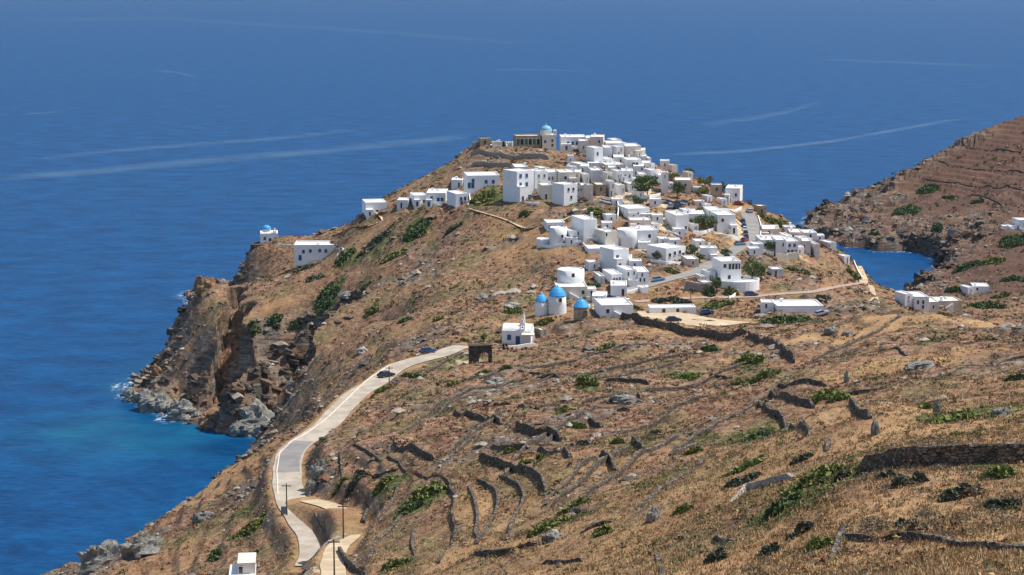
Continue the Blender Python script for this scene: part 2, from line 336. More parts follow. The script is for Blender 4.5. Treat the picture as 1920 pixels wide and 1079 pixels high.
def ground_mat():
    m, t, b = nodes('ground_soil')
    n1 = noise(t, 0.02, 5, 0.6); n2 = noise(t, 0.12, 5, 0.65); n3 = noise(t, 0.7, 4, 0.65); n4 = noise(t, 2.6, 3, 0.7)
    base = ramp(t, mth(t, 'ADD', mth(t, 'MULTIPLY', n1, 0.5), mth(t, 'MULTIPLY', n2, 0.5)), [(0.36, (0.135,0.052,0.037)), (0.46, (0.20,0.083,0.049)), (0.54, (0.26,0.12,0.063)), (0.64, (0.32,0.168,0.083))])
    spk = ramp(t, mth(t, 'ADD', mth(t, 'MULTIPLY', n3, 0.6), mth(t, 'MULTIPLY', n4, 0.4)), [(0.40, (0.05,0.035,0.028)), (0.47, (0.17,0.105,0.07)), (0.53, (0.34,0.225,0.13)), (0.60, (0.52,0.40,0.27))])
    base = mixc(t, base, spk, mth(t, 'SUBTRACT', 0.55, mth(t, 'MULTIPLY', attr(t, 'zones', 0), 0.35)))
    ng = noise(t, 0.075, 4, 0.6)
    olive = ramp(t, n3, [(0.35, (0.05,0.06,0.025)), (0.6, (0.19,0.175,0.08))])
    base = mixc(t, base, olive, mth(t, 'MULTIPLY', ramp(t, ng, [(0.48, (0,0,0)), (0.62, (1,1,1))]), 0.6))
    straw = ramp(t, mth(t, 'ADD', mth(t, 'MULTIPLY', n4, 0.5), mth(t, 'MULTIPLY', n2, 0.5)), [(0.38, (0.26,0.14,0.07)), (0.5, (0.41,0.252,0.122)), (0.62, (0.53,0.36,0.18))])
    base = mixc(t, base, straw, mth(t, 'MULTIPLY', attr(t, 'zones', 0), 0.78))
    grn = ramp(t, n3, [(0.35, (0.035,0.05,0.016)), (0.5, (0.085,0.11,0.035)), (0.65, (0.16,0.17,0.06))])
    base = mixc(t, base, grn, mth(t, 'MULTIPLY', attr(t, 'zones', 1), 0.9))
    # bare rock: grey with ochre and rust stains, layered
    mp = t.nodes.new('ShaderNodeMapping'); mp.inputs['Scale'].default_value = (0.25, 0.25, 1.6); mp.inputs['Rotation'].default_value = (0.25, 0.2, 0)
    t.links.new(t.nodes['geo'].outputs['Position'], mp.inputs[0])
    nr = noise(t, 0.5, 6, 0.7, mp.outputs[0]); nr2 = noise(t, 0.09, 4, 0.6)
    rock = ramp(t, nr, [(0.33, (0.04,0.035,0.03)), (0.45, (0.11,0.095,0.08)), (0.55, (0.20,0.172,0.14)), (0.67, (0.36,0.32,0.26))])
    rust = ramp(t, nr, [(0.33, (0.07,0.035,0.022)), (0.5, (0.22,0.115,0.065)), (0.66, (0.38,0.24,0.135))])
    rock = mixc(t, rock, rust, mth(t, 'MULTIPLY', ramp(t, nr2, [(0.43, (0,0,0)), (0.55, (1,1,1))]), 0.6))
    base = mixc(t, base, rock, attr(t, 'zones', 2))
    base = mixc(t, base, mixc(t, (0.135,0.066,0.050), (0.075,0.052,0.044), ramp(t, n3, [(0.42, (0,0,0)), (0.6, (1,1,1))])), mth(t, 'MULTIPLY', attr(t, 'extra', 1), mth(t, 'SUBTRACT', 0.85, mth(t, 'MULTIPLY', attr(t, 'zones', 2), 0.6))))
    # pale trodden earth
    base = mixc(t, base, ramp(t, n3, [(0.35, (0.40,0.31,0.20)), (0.6, (0.60,0.49,0.34))]), attr(t, 'extra', 0))
    t.links.new(base, b.inputs['Base Color']); b.inputs['Roughness'].default_value = 0.95; b.inputs['Specular IOR Level'].default_value = 0.1
    bump(t, b, mth(t, 'ADD', mth(t, 'MULTIPLY', n4, 0.5), n3), 0.9, 0.5)
    return m
def sea_mat():
    m, t, b = nodes('sea_water')
    mp = t.nodes.new('ShaderNodeMapping'); mp.inputs['Rotation'].default_value = (0, 0, 0.35); mp.inputs['Scale'].default_value = (0.7, 1, 1)
    g = t.nodes.new('ShaderNodeNewGeometry'); g.name = 'geo'; t.links.new(g.outputs['Position'], mp.inputs[0])
    w1 = noise(t, 0.30, 5, 0.7, mp.outputs[0]); w2 = noise(t, 0.06, 3, 0.5, mp.outputs[0]); w3 = noise(t, 0.0016, 4, 0.55, mp.outputs[0]); w4 = noise(t, 0.012, 3, 0.5, mp.outputs[0])
    deep = ramp(t, mth(t, 'ADD', mth(t, 'MULTIPLY', w1, 0.55), mth(t, 'MULTIPLY', w2, 0.45)), [(0.36, (0.0006,0.031,0.102)), (0.5, (0.0012,0.052,0.160)), (0.64, (0.002,0.078,0.222))])
    teal = ramp(t, w2, [(0.35, (0.003,0.10,0.17)), (0.65, (0.010,0.165,0.20))])
    col = mixc(t, deep, teal, attr(t, 'depth', 0))
    foam = mth(t, 'MULTIPLY', attr(t, 'depth', 1), ramp(t, noise(t, 0.5, 4, 0.65), [(0.50, (0,0,0)), (0.62, (1,1,1))]), True)
    col = mixc(t, col, (0.75,0.78,0.78), foam)
    t.links.new(col, b.inputs['Base Color']); b.inputs['IOR'].default_value = 1.33
    b.inputs['Specular IOR Level'].default_value = 0.1
    b.inputs['Roughness'].default_value = 0.42
    bump(t, b, mth(t, 'ADD', w1, mth(t, 'MULTIPLY', w2, 1.5)), 0.7, 0.8)
    return m
# ---------------------------------------------------------------- terrain mesh
def mesh_obj(name, verts, faces, mat=None, parent=None, smoothed=False):
    me = bpy.data.meshes.new(name); verts = np.asarray(verts, np.float32); me.vertices.add(len(verts)); me.vertices.foreach_set('co', verts.ravel())
    if isinstance(faces, np.ndarray):
        k = faces.shape[1]; me.loops.add(faces.size); me.loops.foreach_set('vertex_index', faces.astype(np.int32).ravel())
        me.polygons.add(len(faces)); me.polygons.foreach_set('loop_start', np.arange(0, faces.size, k, dtype=np.int32))
    else:
        L = [i for f in faces for i in f]; me.loops.add(len(L)); me.loops.foreach_set('vertex_index', L)
        st = np.cumsum([0]+[len(f) for f in faces[:-1]]); me.polygons.add(len(faces)); me.polygons.foreach_set('loop_start', st.astype(np.int32))
    me.update(calc_edges=True); me.validate()
    me.polygons.foreach_set('use_smooth', np.full(len(me.polygons), bool(smoothed)))
    o = bpy.data.objects.new(name, me); C.objects.link(o)
    if mat: me.materials.append(mat)
    if parent: o.parent = parent
    return o
def vcol(o, name, arr):
    a = o.data.color_attributes.new(name, 'FLOAT_COLOR', 'POINT'); a.data.foreach_set('color', np.c_[arr, np.ones(len(arr))].astype(np.float32).ravel())
def kind(o, k): o['kind'] = k; return o
def tag(o, label, cat, group=None):
    o['label'] = label; o['category'] = cat
    if group: o['group'] = group
    return o
# zones of the ground: u, v, half width, half height in photo pixels, zone
BLOB = [(870,960,28,75,'s'),(905,960,20,70,'s'),(945,970,25,70,'s'),(990,950,35,60,'s'),(1650,690,250,30,'s'),(1600,630,250,28,'s'),(1450,660,50,22,'s'),(1700,1045,260,50,'s'),(1720,940,130,55,'s'),(1250,620,110,14,'s'),(1600,780,60,50,'s'),(1780,745,120,25,'s'),(1640,820,60,30,'s'),(640,740,50,22,'s'),(560,800,40,14,'s'),(590,1070,40,25,'s'),(610,1040,20,18,'s'),(1350,450,40,14,'s'),(1380,392,20,8,'s'),(1000,870,50,20,'s'),(880,1020,80,30,'s'),(1050,1060,160,25,'s'),
 (1410,690,38,26,'g'),(1560,745,55,16,'g'),(1800,785,80,22,'g'),(1520,925,85,32,'g'),(1420,820,40,20,'g'),(1100,715,25,28,'g'),(1135,656,25,18,'g'),(790,935,55,32,'g'),(720,915,30,22,'g'),(1050,975,60,22,'g'),(1475,605,45,18,'g'),(460,998,45,14,'g'),(920,370,45,12,'g'),(780,435,28,15,'g'),(620,555,28,18,'g'),(1060,770,18,20,'g'),(1280,705,40,8,'g'),(700,460,60,10,'g'),(1880,880,60,30,'g'),(1540,1025,35,16,'g'),(760,1060,45,18,'g'),(1120,400,30,14,'g'),(780,705,30,10,'g'),(690,735,30,6,'g'),(1300,740,60,60,'g2'),
 (230,1040,90,45,'r'),(760,520,90,30,'r'),(1110,670,45,14,'r'),(1170,745,50,20,'r'),(900,300,80,14,'r'),(1000,290,80,14,'r'),(1640,750,100,20,'r'),(1800,700,120,20,'r'),(1290,840,40,16,'r'),(610,880,35,25,'r'),(700,850,60,20,'r'),(1100,960,60,20,'r'),(1210,960,40,18,'r'),(400,870,60,40,'r'),
 (575,1075,50,30,'p'),(880,680,40,10,'p'),(1240,385,40,12,'p'),(1180,455,70,16,'p'),(1245,415,25,22,'p'),(1190,355,70,18,'p'),(1330,480,30,12,'p'),(1460,465,50,16,'p'),(1100,575,60,10,'p'),(1290,600,110,8,'p'),(1380,430,30,30,'p')]
BW = []
for u, v, a, b_, z_ in BLOB:
    c = hit(u, v); d = math.hypot(c[0], c[1]); dep = max(0.07, (CAMZ-c[2])/d)
    BW.append((c[0], c[1], a*d/F, min(b_*d/F/(dep+0.10), 60), z_))
def zones(x, y):
    r = {k: np.zeros(x.shape) for k in ('s', 'g', 'r', 'p')}
    n = fbm(x/9, y/9, 4, 21)*1.1; n2_ = fbm(x/2.2, y/2.2, 2, 22)*0.9
    for cx, cy, a, b_, z_ in BW:
        m = (np.abs(x-cx) < a*2) & (np.abs(y-cy) < b_*2)
        if not m.any(): continue
        k = 1-sstep(0.7, 1.15, np.hypot((x[m]-cx)/a, (y[m]-cy)/b_)+n[m]+n2_[m]*0.4)
        if z_ == 'g2': z_ = 'g'; k = k*0.0
        r[z_][m] = np.maximum(r[z_][m], k)
    rk = rockmask(x, y); r['r'] = np.maximum(r['r']*0.8*sstep(-0.2, 0.15, n), rk)
    nz = fbm(x/30, y/30, 4, 25); r['s'] = np.maximum(r['s'], sstep(0.24, 0.5, nz)*0.55)
    r['s'] = np.maximum(r['s'], (1-sstep(190, 290, y))*np.clip(0.62+0.9*fbm(x/6, y/6, 3, 29), 0, 0.9)); nz = fbm(x/16, y/16, 4, 27); r['g'] = np.maximum(r['g'], sstep(0.42, 0.6, nz)*0.75)
    for k in R0:
        p, hw = R0[k]
        m = (x > p[:, 0].min()-10) & (x < p[:, 0].max()+10) & (y > p[:, 1].min()-10) & (y < p[:, 1].max()+10)
        if m.any():
            d, t, s_ = seg_d(x[m], y[m], p[::3]); kk = 1-sstep(hw+0.2, hw+2.6, d+n[m]*2.5)
            r['s'][m] = np.maximum(r['s'][m], kk*0.6); r['r'][m] *= 1-kk; r['g'][m] *= 1-kk
    return r
tx = np.concatenate([np.linspace(-1.3, -0.29, 120)[:-1], np.linspace(-0.29, 0.29, 1080), np.linspace(0.29, 1.6, 150)[1:]])
ty = np.concatenate([np.geomspace(3, 55, 90)[:-1], np.geomspace(55, 1560, 1500)])
TX, TY = np.meshgrid(tx, ty); TXX = TX*TY
TZ = h(TXX.ravel(), TY.ravel()).reshape(TXX.shape)
nr, nc = TZ.shape
idx = np.arange(nr*nc).reshape(nr, nc)
fq = np.stack([idx[:-1, :-1], idx[:-1, 1:], idx[1:, 1:], idx[1:, :-1]], -1).reshape(-1, 4)
keep = (TZ.ravel()[fq] > -6).any(1); fq = fq[keep]
used = np.zeros(nr*nc, bool); used[fq.ravel()] = True; remap = np.cumsum(used)-1
TV = np.c_[TXX.ravel(), TY.ravel(), TZ.ravel()][used]; fq = remap[fq]
ground = mesh_obj('hillside_ground', TV, fq, ground_mat(), smoothed=False); kind(ground, 'structure')
gzx = zones(TV[:, 0], TV[:, 1])
NZ = np.empty(len(ground.data.vertices)*3, np.float32); ground.data.vertices.foreach_get('normal', NZ); NZ = NZ.reshape(-1, 3)[:, 2]
gzx['r'] = np.maximum(gzx['r'], 0.9*sstep(0.25, 0.45, 1-NZ)); gzx['s'] *= 1-0.6*gzx['r']
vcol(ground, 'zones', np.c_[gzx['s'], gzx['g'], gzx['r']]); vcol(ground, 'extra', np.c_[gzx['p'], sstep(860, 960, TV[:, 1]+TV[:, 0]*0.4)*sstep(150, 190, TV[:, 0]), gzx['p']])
# sea
ax = np.concatenate([np.linspace(-2.5, -0.36, 60)[:-1], np.linspace(-0.36, 0.4, 300), np.linspace(0.4, 2.5, 60)[1:]]); ay = np.concatenate([[-200, 100], np.geomspace(200, 1700, 420), np.geomspace(1750, 22000, 60)])
AX, AY = np.meshgrid(ax, ay); SX = AX*np.maximum(AY, 60); nr, nc = SX.shape
idx = np.arange(nr*nc).reshape(nr, nc); fs = np.stack([idx[:-1, :-1], idx[:-1, 1:], idx[1:, 1:], idx[1:, :-1]], -1).reshape(-1, 4)
sea = mesh_obj('sea_water', np.c_[SX.ravel(), AY.ravel(), np.zeros(SX.size)], fs, sea_mat()); kind(sea, 'structure')
inb = (SX > G0X) & (SX < G0X+NX*GS-5) & (AY > G0Y) & (AY < G0Y+NY*GS-5)
sdv = np.where(inb, samp(GD, SX+fbm(SX/14, AY/14, 3, 51)*9, AY+fbm(SX/14+9, AY/14, 3, 52)*9), -300)
c0 = WL(300, 800); c1 = WL(370, 572)
sh = 0.75*np.exp(sdv/5+fbm(SX/40, AY/40, 3, 131)*1.2)
sh = np.maximum(sh*0.9, 0.55*np.exp(-((SX-c0[0]+4)/34)**2-((AY-c0[1]+6)/34)**2)); sh = np.maximum(sh, 0.45*np.exp(-((SX-c1[0]+14)/16)**2-((AY-c1[1])/40)**2))
sh = np.clip(sh*(1+fbm(SX/22, AY/22, 3, 133)*0.9), 0, 1)*(1-sstep(780, 860, AY))*0.8
fo = np.clip(1.15-np.abs(sdv+1.2)/3.0, 0, 1)*sstep(-0.35, 0.15, fbm(SX/25, AY/25, 2, 137))
vcol(sea, 'depth', np.c_[sh.ravel(), fo.ravel(), sh.ravel()*0])
# ---------------------------------------------------------------- shared materials of the buildings
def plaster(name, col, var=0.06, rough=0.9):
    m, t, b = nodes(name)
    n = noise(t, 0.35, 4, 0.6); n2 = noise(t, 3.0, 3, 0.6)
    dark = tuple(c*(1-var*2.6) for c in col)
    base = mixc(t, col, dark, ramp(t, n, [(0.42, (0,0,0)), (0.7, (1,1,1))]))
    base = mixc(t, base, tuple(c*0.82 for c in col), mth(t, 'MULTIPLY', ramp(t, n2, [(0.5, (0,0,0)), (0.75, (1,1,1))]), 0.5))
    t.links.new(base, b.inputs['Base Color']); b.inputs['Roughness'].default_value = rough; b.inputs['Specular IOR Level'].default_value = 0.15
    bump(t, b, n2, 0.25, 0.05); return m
def stone(name, cols, scale=2.2, mortar=(0.10,0.085,0.07)):
    m, t, b = nodes(name)
    g = t.nodes.new('ShaderNodeNewGeometry'); g.name = 'geo'
    mp = t.nodes.new('ShaderNodeMapping'); mp.inputs['Scale'].default_value = (1, 1, 2.0); t.links.new(g.outputs['Position'], mp.inputs[0])
    v = t.nodes.new('ShaderNodeTexVoronoi'); v.inputs['Scale'].default_value = scale; t.links.new(mp.outputs[0], v.inputs['Vector'])
    v2 = t.nodes.new('ShaderNodeTexVoronoi'); v2.feature = 'DISTANCE_TO_EDGE'; v2.inputs['Scale'].default_value = scale; t.links.new(mp.outputs[0], v2.inputs['Vector'])
    sp = t.nodes.new('ShaderNodeSeparateColor'); t.links.new(v.outputs['Color'], sp.inputs[0])
    base = ramp(t, sp.outputs[0], [(0.0, cols[0]), (0.5, cols[1]), (1.0, cols[2])])
    edge = ramp(t, v2.outputs['Distance'], [(0.0, (0,0,0)), (0.09, (1,1,1))])
    base = mixc(t, mortar, base, edge); t.links.new(base, b.inputs['Base Color']); b.inputs['Roughness'].default_value = 0.95; b.inputs['Specular IOR Level'].default_value = 0.1
    bump(t, b, edge, 0.8, 0.12); return m
def flat(name, col, rough=0.6, metal=0.0, spec=0.3):
    m, t, b = nodes(name); n = noise(t, 1.7, 3, 0.6)
    t.links.new(mixc(t, col, tuple(c*0.72 for c in col), n), b.inputs['Base Color'])
    b.inputs['Roughness'].default_value = rough; b.inputs['Metallic'].default_value = metal; b.inputs['Specular IOR Level'].default_value = spec; return m
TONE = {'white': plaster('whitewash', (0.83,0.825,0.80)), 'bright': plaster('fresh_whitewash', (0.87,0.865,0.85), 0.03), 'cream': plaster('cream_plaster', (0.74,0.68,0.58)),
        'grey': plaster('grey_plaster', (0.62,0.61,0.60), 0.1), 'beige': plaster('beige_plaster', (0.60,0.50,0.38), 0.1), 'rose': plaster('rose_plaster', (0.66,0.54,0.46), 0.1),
        'stone': stone('coursed_stone', [(0.34,0.26,0.18),(0.46,0.37,0.26),(0.56,0.47,0.35)], 1.6, (0.25,0.2,0.15)), 'dark': stone('dark_stone', [(0.045,0.04,0.038),(0.085,0.075,0.065),(0.14,0.12,0.10)], 1.8)}
ROOF = plaster('roof_screed', (0.80,0.78,0.745), 0.08); ROOFG = plaster('weathered_roof', (0.60,0.56,0.50), 0.12)
BLUE = flat('sky_blue_dome_paint', (0.06,0.40,0.80), 0.5); PBLUE = flat('pale_blue_dome_paint', (0.20,0.52,0.75), 0.5)
SHUT = flat('blue_shutter_paint', (0.045,0.12,0.27), 0.5); GLASS = flat('dark_window_glass', (0.02,0.025,0.035), 0.15, 0, 0.5)
TIMB = flat('weathered_timber', (0.12,0.075,0.045), 0.8); FRW = flat('white_window_paint', (0.78,0.78,0.76), 0.5); GREEN = flat('green_shutter_paint', (0.05,0.16,0.12), 0.5)
def empty(name, loc, rz=0.0):
    o = bpy.data.objects.new(name, None); C.objects.link(o); o.location = loc; o.rotation_euler = (0, 0, rz); o.empty_display_size = 0.5; return o
class MB:
    def __init__(s): s.v = []; s.f = []; s.m = []; s.mats = []
    def face(s, f, mi=0): s.f.append(f); s.m.append(mi)
    def box(s, x0, x1, y0, y1, z0, z1, mi=0, top=None):
        k = len(s.v); t = top or 0
        s.v += [(x0,y0,z0),(x1,y0,z0),(x1,y1,z0),(x0,y1,z0),(x0+t,y0+t,z1),(x1-t,y0+t,z1),(x1-t,y1-t,z1),(x0+t,y1-t,z1)]
        for f in ((0,3,2,1),(4,5,6,7),(0,1,5,4),(1,2,6,5),(2,3,7,6),(3,0,4,7)): s.face([k+i for i in f], mi)
    def lathe(s, prof, n=24, cx=0, cy=0, mi=0, cap=True):
        k = len(s.v)
        for r, z in prof:
            for i in range(n): a = 2*math.pi*i/n; s.v.append((cx+r*math.cos(a), cy+r*math.sin(a), z))
        for j in range(len(prof)-1):
            for i in range(n): s.face([k+j*n+i, k+j*n+(i+1) % n, k+(j+1)*n+(i+1) % n, k+(j+1)*n+i], mi)
        if cap: s.face([k+(len(prof)-1)*n+i for i in range(n)], mi)
    def tube(s, a, b, r, n=6, mi=0):
        a = Vector(a); b = Vector(b); d = (b-a).normalized(); u = d.orthogonal().normalized(); w_ = d.cross(u); k = len(s.v)
        for p in (a, b):
            for i in range(n): q_ = 2*math.pi*i/n; s.v.append(tuple(p+u*r*math.cos(q_)+w_*r*math.sin(q_)))
        for i in range(n): s.face([k+i, k+(i+1) % n, k+n+(i+1) % n, k+n+i], mi)
        s.face([k+i for i in range(n)][::-1], mi); s.face([k+n+i for i in range(n)], mi)
    def ball(s, c, rx, ry, rz, n=12, m_=8, z0=-1.0, mi=0):
        k = len(s.v)
        for j in range(m_+1):
            ph = math.asin(z0)+(math.pi/2-math.asin(z0))*j/m_
            for i in range(n): a = 2*math.pi*i/n; s.v.append((c[0]+rx*math.cos(ph)*math.cos(a), c[1]+ry*math.cos(ph)*math.sin(a), c[2]+rz*math.sin(ph)))
        for j in range(m_):
            for i in range(n): s.face([k+j*n+i, k+j*n+(i+1) % n, k+(j+1)*n+(i+1) % n, k+(j+1)*n+i], mi)
    def build(s, name, mats, parent=None, smoothed=False):
        mats = mats if isinstance(mats, list) else [mats]
        o = mesh_obj(name, s.v, s.f, None, parent, smoothed)
        for m in mats: o.data.materials.append(m)
        if len(mats) > 1 and len(o.data.polygons) == len(s.m): o.data.polygons.foreach_set('material_index', s.m)
        return o
def opening(parent, x, z, w_, hh, y, door=False, yaw=0, cx=0, cy=0, mats=None, off=0.0):
    b = MB(); t = 0.10
    b.box(-w_/2+t*0.6, w_/2-t*0.6, -0.015, 0.02, 0, hh, 1)
    b.box(-w_/2-t*0.4, -w_/2+t*0.6, -0.07, 0.02, 0, hh, 0); b.box(w_/2-t*0.6, w_/2+t*0.4, -0.07, 0.02, 0, hh, 0)
    b.box(-w_/2-t*0.4, w_/2+t*0.4, -0.072, 0.02, hh, hh+t, 0)
    if not door: b.box(-w_/2-t, w_/2+t, -0.13, 0.02, -t, 0, 0)
    o = b.build('door' if door else 'window', mats or [FRW, GLASS], parent)
    o.location = (x, y-0.01, z); o.rotation_euler = (0, 0, yaw); return o
rnd = random.Random(5)
STYLE = {'b': [SHUT, SHUT], 'w': [FRW, GLASS], 't': [TIMB, TIMB], 'g': [FRW, GREEN], 'B': [FRW, SHUT]}
GBH = 'whitewashed houses of the hill village'
def place(uc, vb, Y=None):
    if Y: p = np.array(P(uc, vb, Y))
    else: p = hit(uc, vb)
    return p, (p[1]/ray(uc, vb)[1])/F          # position and metres per photo pixel
def house(u0, u1, vt, vb, label, yaw=None, depth=7.0, tone='white', win=None, doors=(), side=(), style='w', name='house', cat='house', chim=(), Y=None, roof=None, group=GBH, low=3.5, par=0.3):
    if yaw is None: yaw = rnd.uniform(-6, 22) if name == 'house' and u1-u0 < 60 else rnd.uniform(0, 8)
    uc = (u0+u1)/2; p, mpp = place(uc, vb, Y); W = (u1-u0)*mpp; depth = depth*(1.45 if depth >= 6 and name == 'house' else 1)
    H = (vb-vt-depth*0.09/mpp*0.6)*mpp
    a = math.radians(yaw); ws = abs(math.sin(a))*depth
    if ws > 0.45*W: depth = 0.45*W/abs(math.sin(a)); ws = 0.45*W
    w_ = (W-ws)/math.cos(a); hw = w_/2
    # middle of the whole outline sits on the given column
    ox = -(-depth/2*math.sin(a)); r = empty(name, (p[0], p[1], p[2]), a)
    off = -(depth*math.sin(a)*-0.5)          # shift of the front so that the outline is centred
    r.location.x = p[0]-(-math.sin(a)*depth)/2
    r.location.y = p[1]+abs(math.sin(a))*hw
    tag(r, label, cat, group); T = TONE[tone]; pr = par; th = 0.26
    b = MB(); j = lambda: rnd.uniform(-0.05, 0.05)
    zz = [(-hw, 0), (hw, 0), (hw, depth), (-hw, depth)]; inn = [(-hw+th, th), (hw-th, th), (hw-th, depth-th), (-hw+th, depth-th)]
    tj = [j() for _ in range(4)]
    b.v = [(x, y, -low) for x, y in zz]+[(x*0.992, y, H+t_) for (x, y), t_ in zip(zz, tj)]+[(x, y, H+t_) for (x, y), t_ in zip(inn, tj)]+[(x, y, H-pr-0.1) for x, y in inn]
    for i in range(4):
        k = (i+1) % 4; b.face([i, k, 4+k, 4+i]); b.face([4+i, 4+k, 8+k, 8+i]); b.face([8+i, 8+k, 12+k, 12+i])
    b.build('wall', T, r)
    rb = MB(); rb.box(-hw+th+0.01, hw-th-0.01, th+0.01, depth-th-0.01, H-pr-0.22, H-pr); rb.build('roof', roof or ROOF, r)
    ww = min(0.95, w_*0.16); mats = STYLE[style]
    if win is None:
        fl = max(1, int(round(H/3.1))); nc_ = max(1, int(w_/3.4)); win = []
        for fi in range(fl):
            for ci in range(nc_):
                if rnd.random() < 0.72: win.append(((ci+0.5+rnd.uniform(-.12, .12))/nc_, (fi+0.52)/fl))
        if not doors: doors = (rnd.choice([0.25, 0.5, 0.75]),)
        win = [q_ for q_ in win if not (q_[1] < 0.6/fl+0.1 and any(abs(q_[0]-d_) < 0.16 for d_ in doors))]
    for fx, fz in win: opening(r, -hw+fx*w_, fz*H-0.55, ww, 1.15, 0, mats=mats)
    for fx in doors: opening(r, -hw+fx*w_, 0.05, ww*1.1, 2.05, 0, True, mats=mats)
    for fy, fz in side:
        if yaw > 0: opening(r, -hw+0.004, fz*H-0.5, 0.85, 1.1, fy*depth, mats=mats, yaw=-math.pi/2)
        else: opening(r, hw+0.012, fz*H-0.5, 0.85, 1.1, fy*depth, mats=mats, yaw=math.pi/2)
    if name == 'house' and not chim and w_ > 4 and rnd.random() < 0.55: chim = ((rnd.uniform(.15, .85), rnd.uniform(.2, .8), rnd.uniform(.7, 1.3)),)
    if name == 'house' and w_ > 5 and rnd.random() < 0.3:
        sb = MB(); sd_ = rnd.choice([-1, 1]); ns = 7
        for k in range(ns): x0_ = k*0.42; sb.box(min(sd_*x0_, sd_*(x0_+0.42)), max(sd_*x0_, sd_*(x0_+0.42)), -0.95, -0.01, -2.5, (ns-k)*0.24)
        so = sb.build('stair', TONE['white'], r); so.location = (-hw*0.2*sd_, 0, 0)
    if name == 'house' and w_ > 5.5 and rnd.random() < 0.22:
        tb = MB(); tb.tube((-0.55, 0, 0.4), (0.55, 0, 0.4), 0.32, 12); to = tb.build('water_tank', FRW, r, True); to.location = (rnd.uniform(-.3, .3)*w_, depth*0.6, H-pr)
    if name == 'house' and w_ > 5 and u1-u0 < 60 and H > 3.2 and rnd.random() < 0.5:
        ab = MB(); aw = w_*rnd.uniform(.28, .45); ah = H*rnd.uniform(.4, .6); ad = rnd.uniform(1.6, 3.0); x0_ = rnd.choice([-hw, hw-aw]); ab.box(x0_, x0_+aw, -ad, -0.004, -3, ah); ab.box(x0_-.04, x0_+aw+.04, -ad-.04, -0.006, ah, ah+.25, 0)
        ao = ab.build('annex', T, r); opening(ao, x0_+aw/2, 0.1, 0.8, min(1.9, ah*.7), -ad, True, mats=mats)
    elif name == 'house' and w_ > 5 and u1-u0 < 60 and rnd.random() < 0.55:
        ab = MB(); yd = rnd.uniform(2, 3.5); ab.box(-hw-.3, -hw-.05, -yd, -0.01, -2.5, .9); ab.box(hw+.05, hw+.3, -yd, -0.01, -2.5, .9); ab.box(-hw-.3, hw*.45, -yd-.25, -yd-.004, -2.5, .9); ab.build('yard_wall', TONE['bright'], r)
    for fx, fy, ch in chim:
        cb = MB(); cb.box(-0.38, 0.38, -0.38, 0.38, -0.35, ch, 0, 0.08); cb.box(-0.46, 0.46, -0.46, 0.46, ch, ch+0.14)
        c = cb.build('chimney', TONE['bright'], r); c.location = (-hw+fx*w_, fy*depth, H-pr)
    return r, w_, depth, H
def drum(u0, u1, vt, vb, label, tone='white', taper=0.9, roofh=0.0, win=(), name='round_house', cat='house', Y=None, group=None, style='w', door=None, roofm=None, over=1.06, par=0.3):
    uc = (u0+u1)/2; p, mpp = place(uc, vb, Y); R_ = (u1-u0)*mpp/2; H = (vb-vt)*mpp
    r = empty(name, (p[0], p[1]+R_, p[2])); tag(r, label, cat, group)
    b = MB(); Rt = R_*taper
    if roofh: b.lathe([(R_*1.02, -5), (R_, 0), ((R_+Rt)/2*1.005, H*0.5), (Rt, H), (Rt*0.9, H+0.05)], 32)
    else: b.lathe([(R_*1.02, -5), (R_, 0), ((R_+Rt)/2, H*0.5), (Rt, H), (Rt-0.3, H), (Rt-0.3, H-par-0.1)], 32, cap=False)
    b.build('wall', TONE[tone], r, True)
    rb = MB()
    if roofh: rb.lathe([(Rt*over, H-0.12), (Rt*over, H+0.06), (Rt*0.86, H+roofh*0.38), (Rt*0.58, H+roofh*0.72), (Rt*0.28, H+roofh*0.93), (0.02, H+roofh)], 28)
    else: rb.lathe([(Rt-0.31, H-par-0.2), (Rt-0.31, H-par)], 28)
    rb.build('roof', roofm or ROOF, r, False)
    if roofh: kb = MB(); kb.ball((0, 0, 0), 0.22, 0.22, 0.3); k = kb.build('finial', FRW, r, True); k.location = (0, 0, H+roofh+0.15)
    for a_, fz in win:
        a = math.radians(a_); rr = R_+(Rt-R_)*fz+0.02
        opening(r, rr*math.sin(a), fz*H-0.5, 0.9, 1.1, -rr*math.cos(a), yaw=a, mats=STYLE[style])
    if door is not None:
        a = math.radians(door); opening(r, R_*math.sin(a), 0.05, 1.1, 2.1, -R_*math.cos(a)*1.0, True, yaw=a, mats=[TIMB, TIMB])
    return r, R_, H
TW = lambda *a, **k: house(*a, **k)
# ---- summit
house(896,921,259,274,'small ruined beige stone house at the left end of the summit',tone='stone',win=[(0.45,0.5)],depth=5,style='t',group=None,roof=ROOFG)
house(922,951,266,275,'low pale wall-like outhouse between summit ruin and long church building',tone='cream',win=[],doors=(0.8,),depth=3,group=None)
house(885,897,267,276,'tiny roofless stone corner left of the summit ruin',tone='stone',win=[],doors=(),depth=3,group=None,roof=ROOFG)
house(952,962,261,270,'small white hut against the left end of the long stone church building',win=[(0.5,0.5)],depth=4)
# long arcade building
r, w_, d_, H = house(962,1014,252,274,'long stone building with tall dark openings beside the blue domed church',tone='stone',win=[],doors=(),depth=8,name='stone_hall',cat='hall',group=None,roof=ROOFG)
for i, fx in enumerate((0.1,0.25,0.42,0.58,0.74,0.9)):
    opening(r, -w_/2+fx*w_, H*0.16, 1.5, H*0.55, 0, True, mats=[TONE['cream'], GLASS if i % 2 else GREEN])
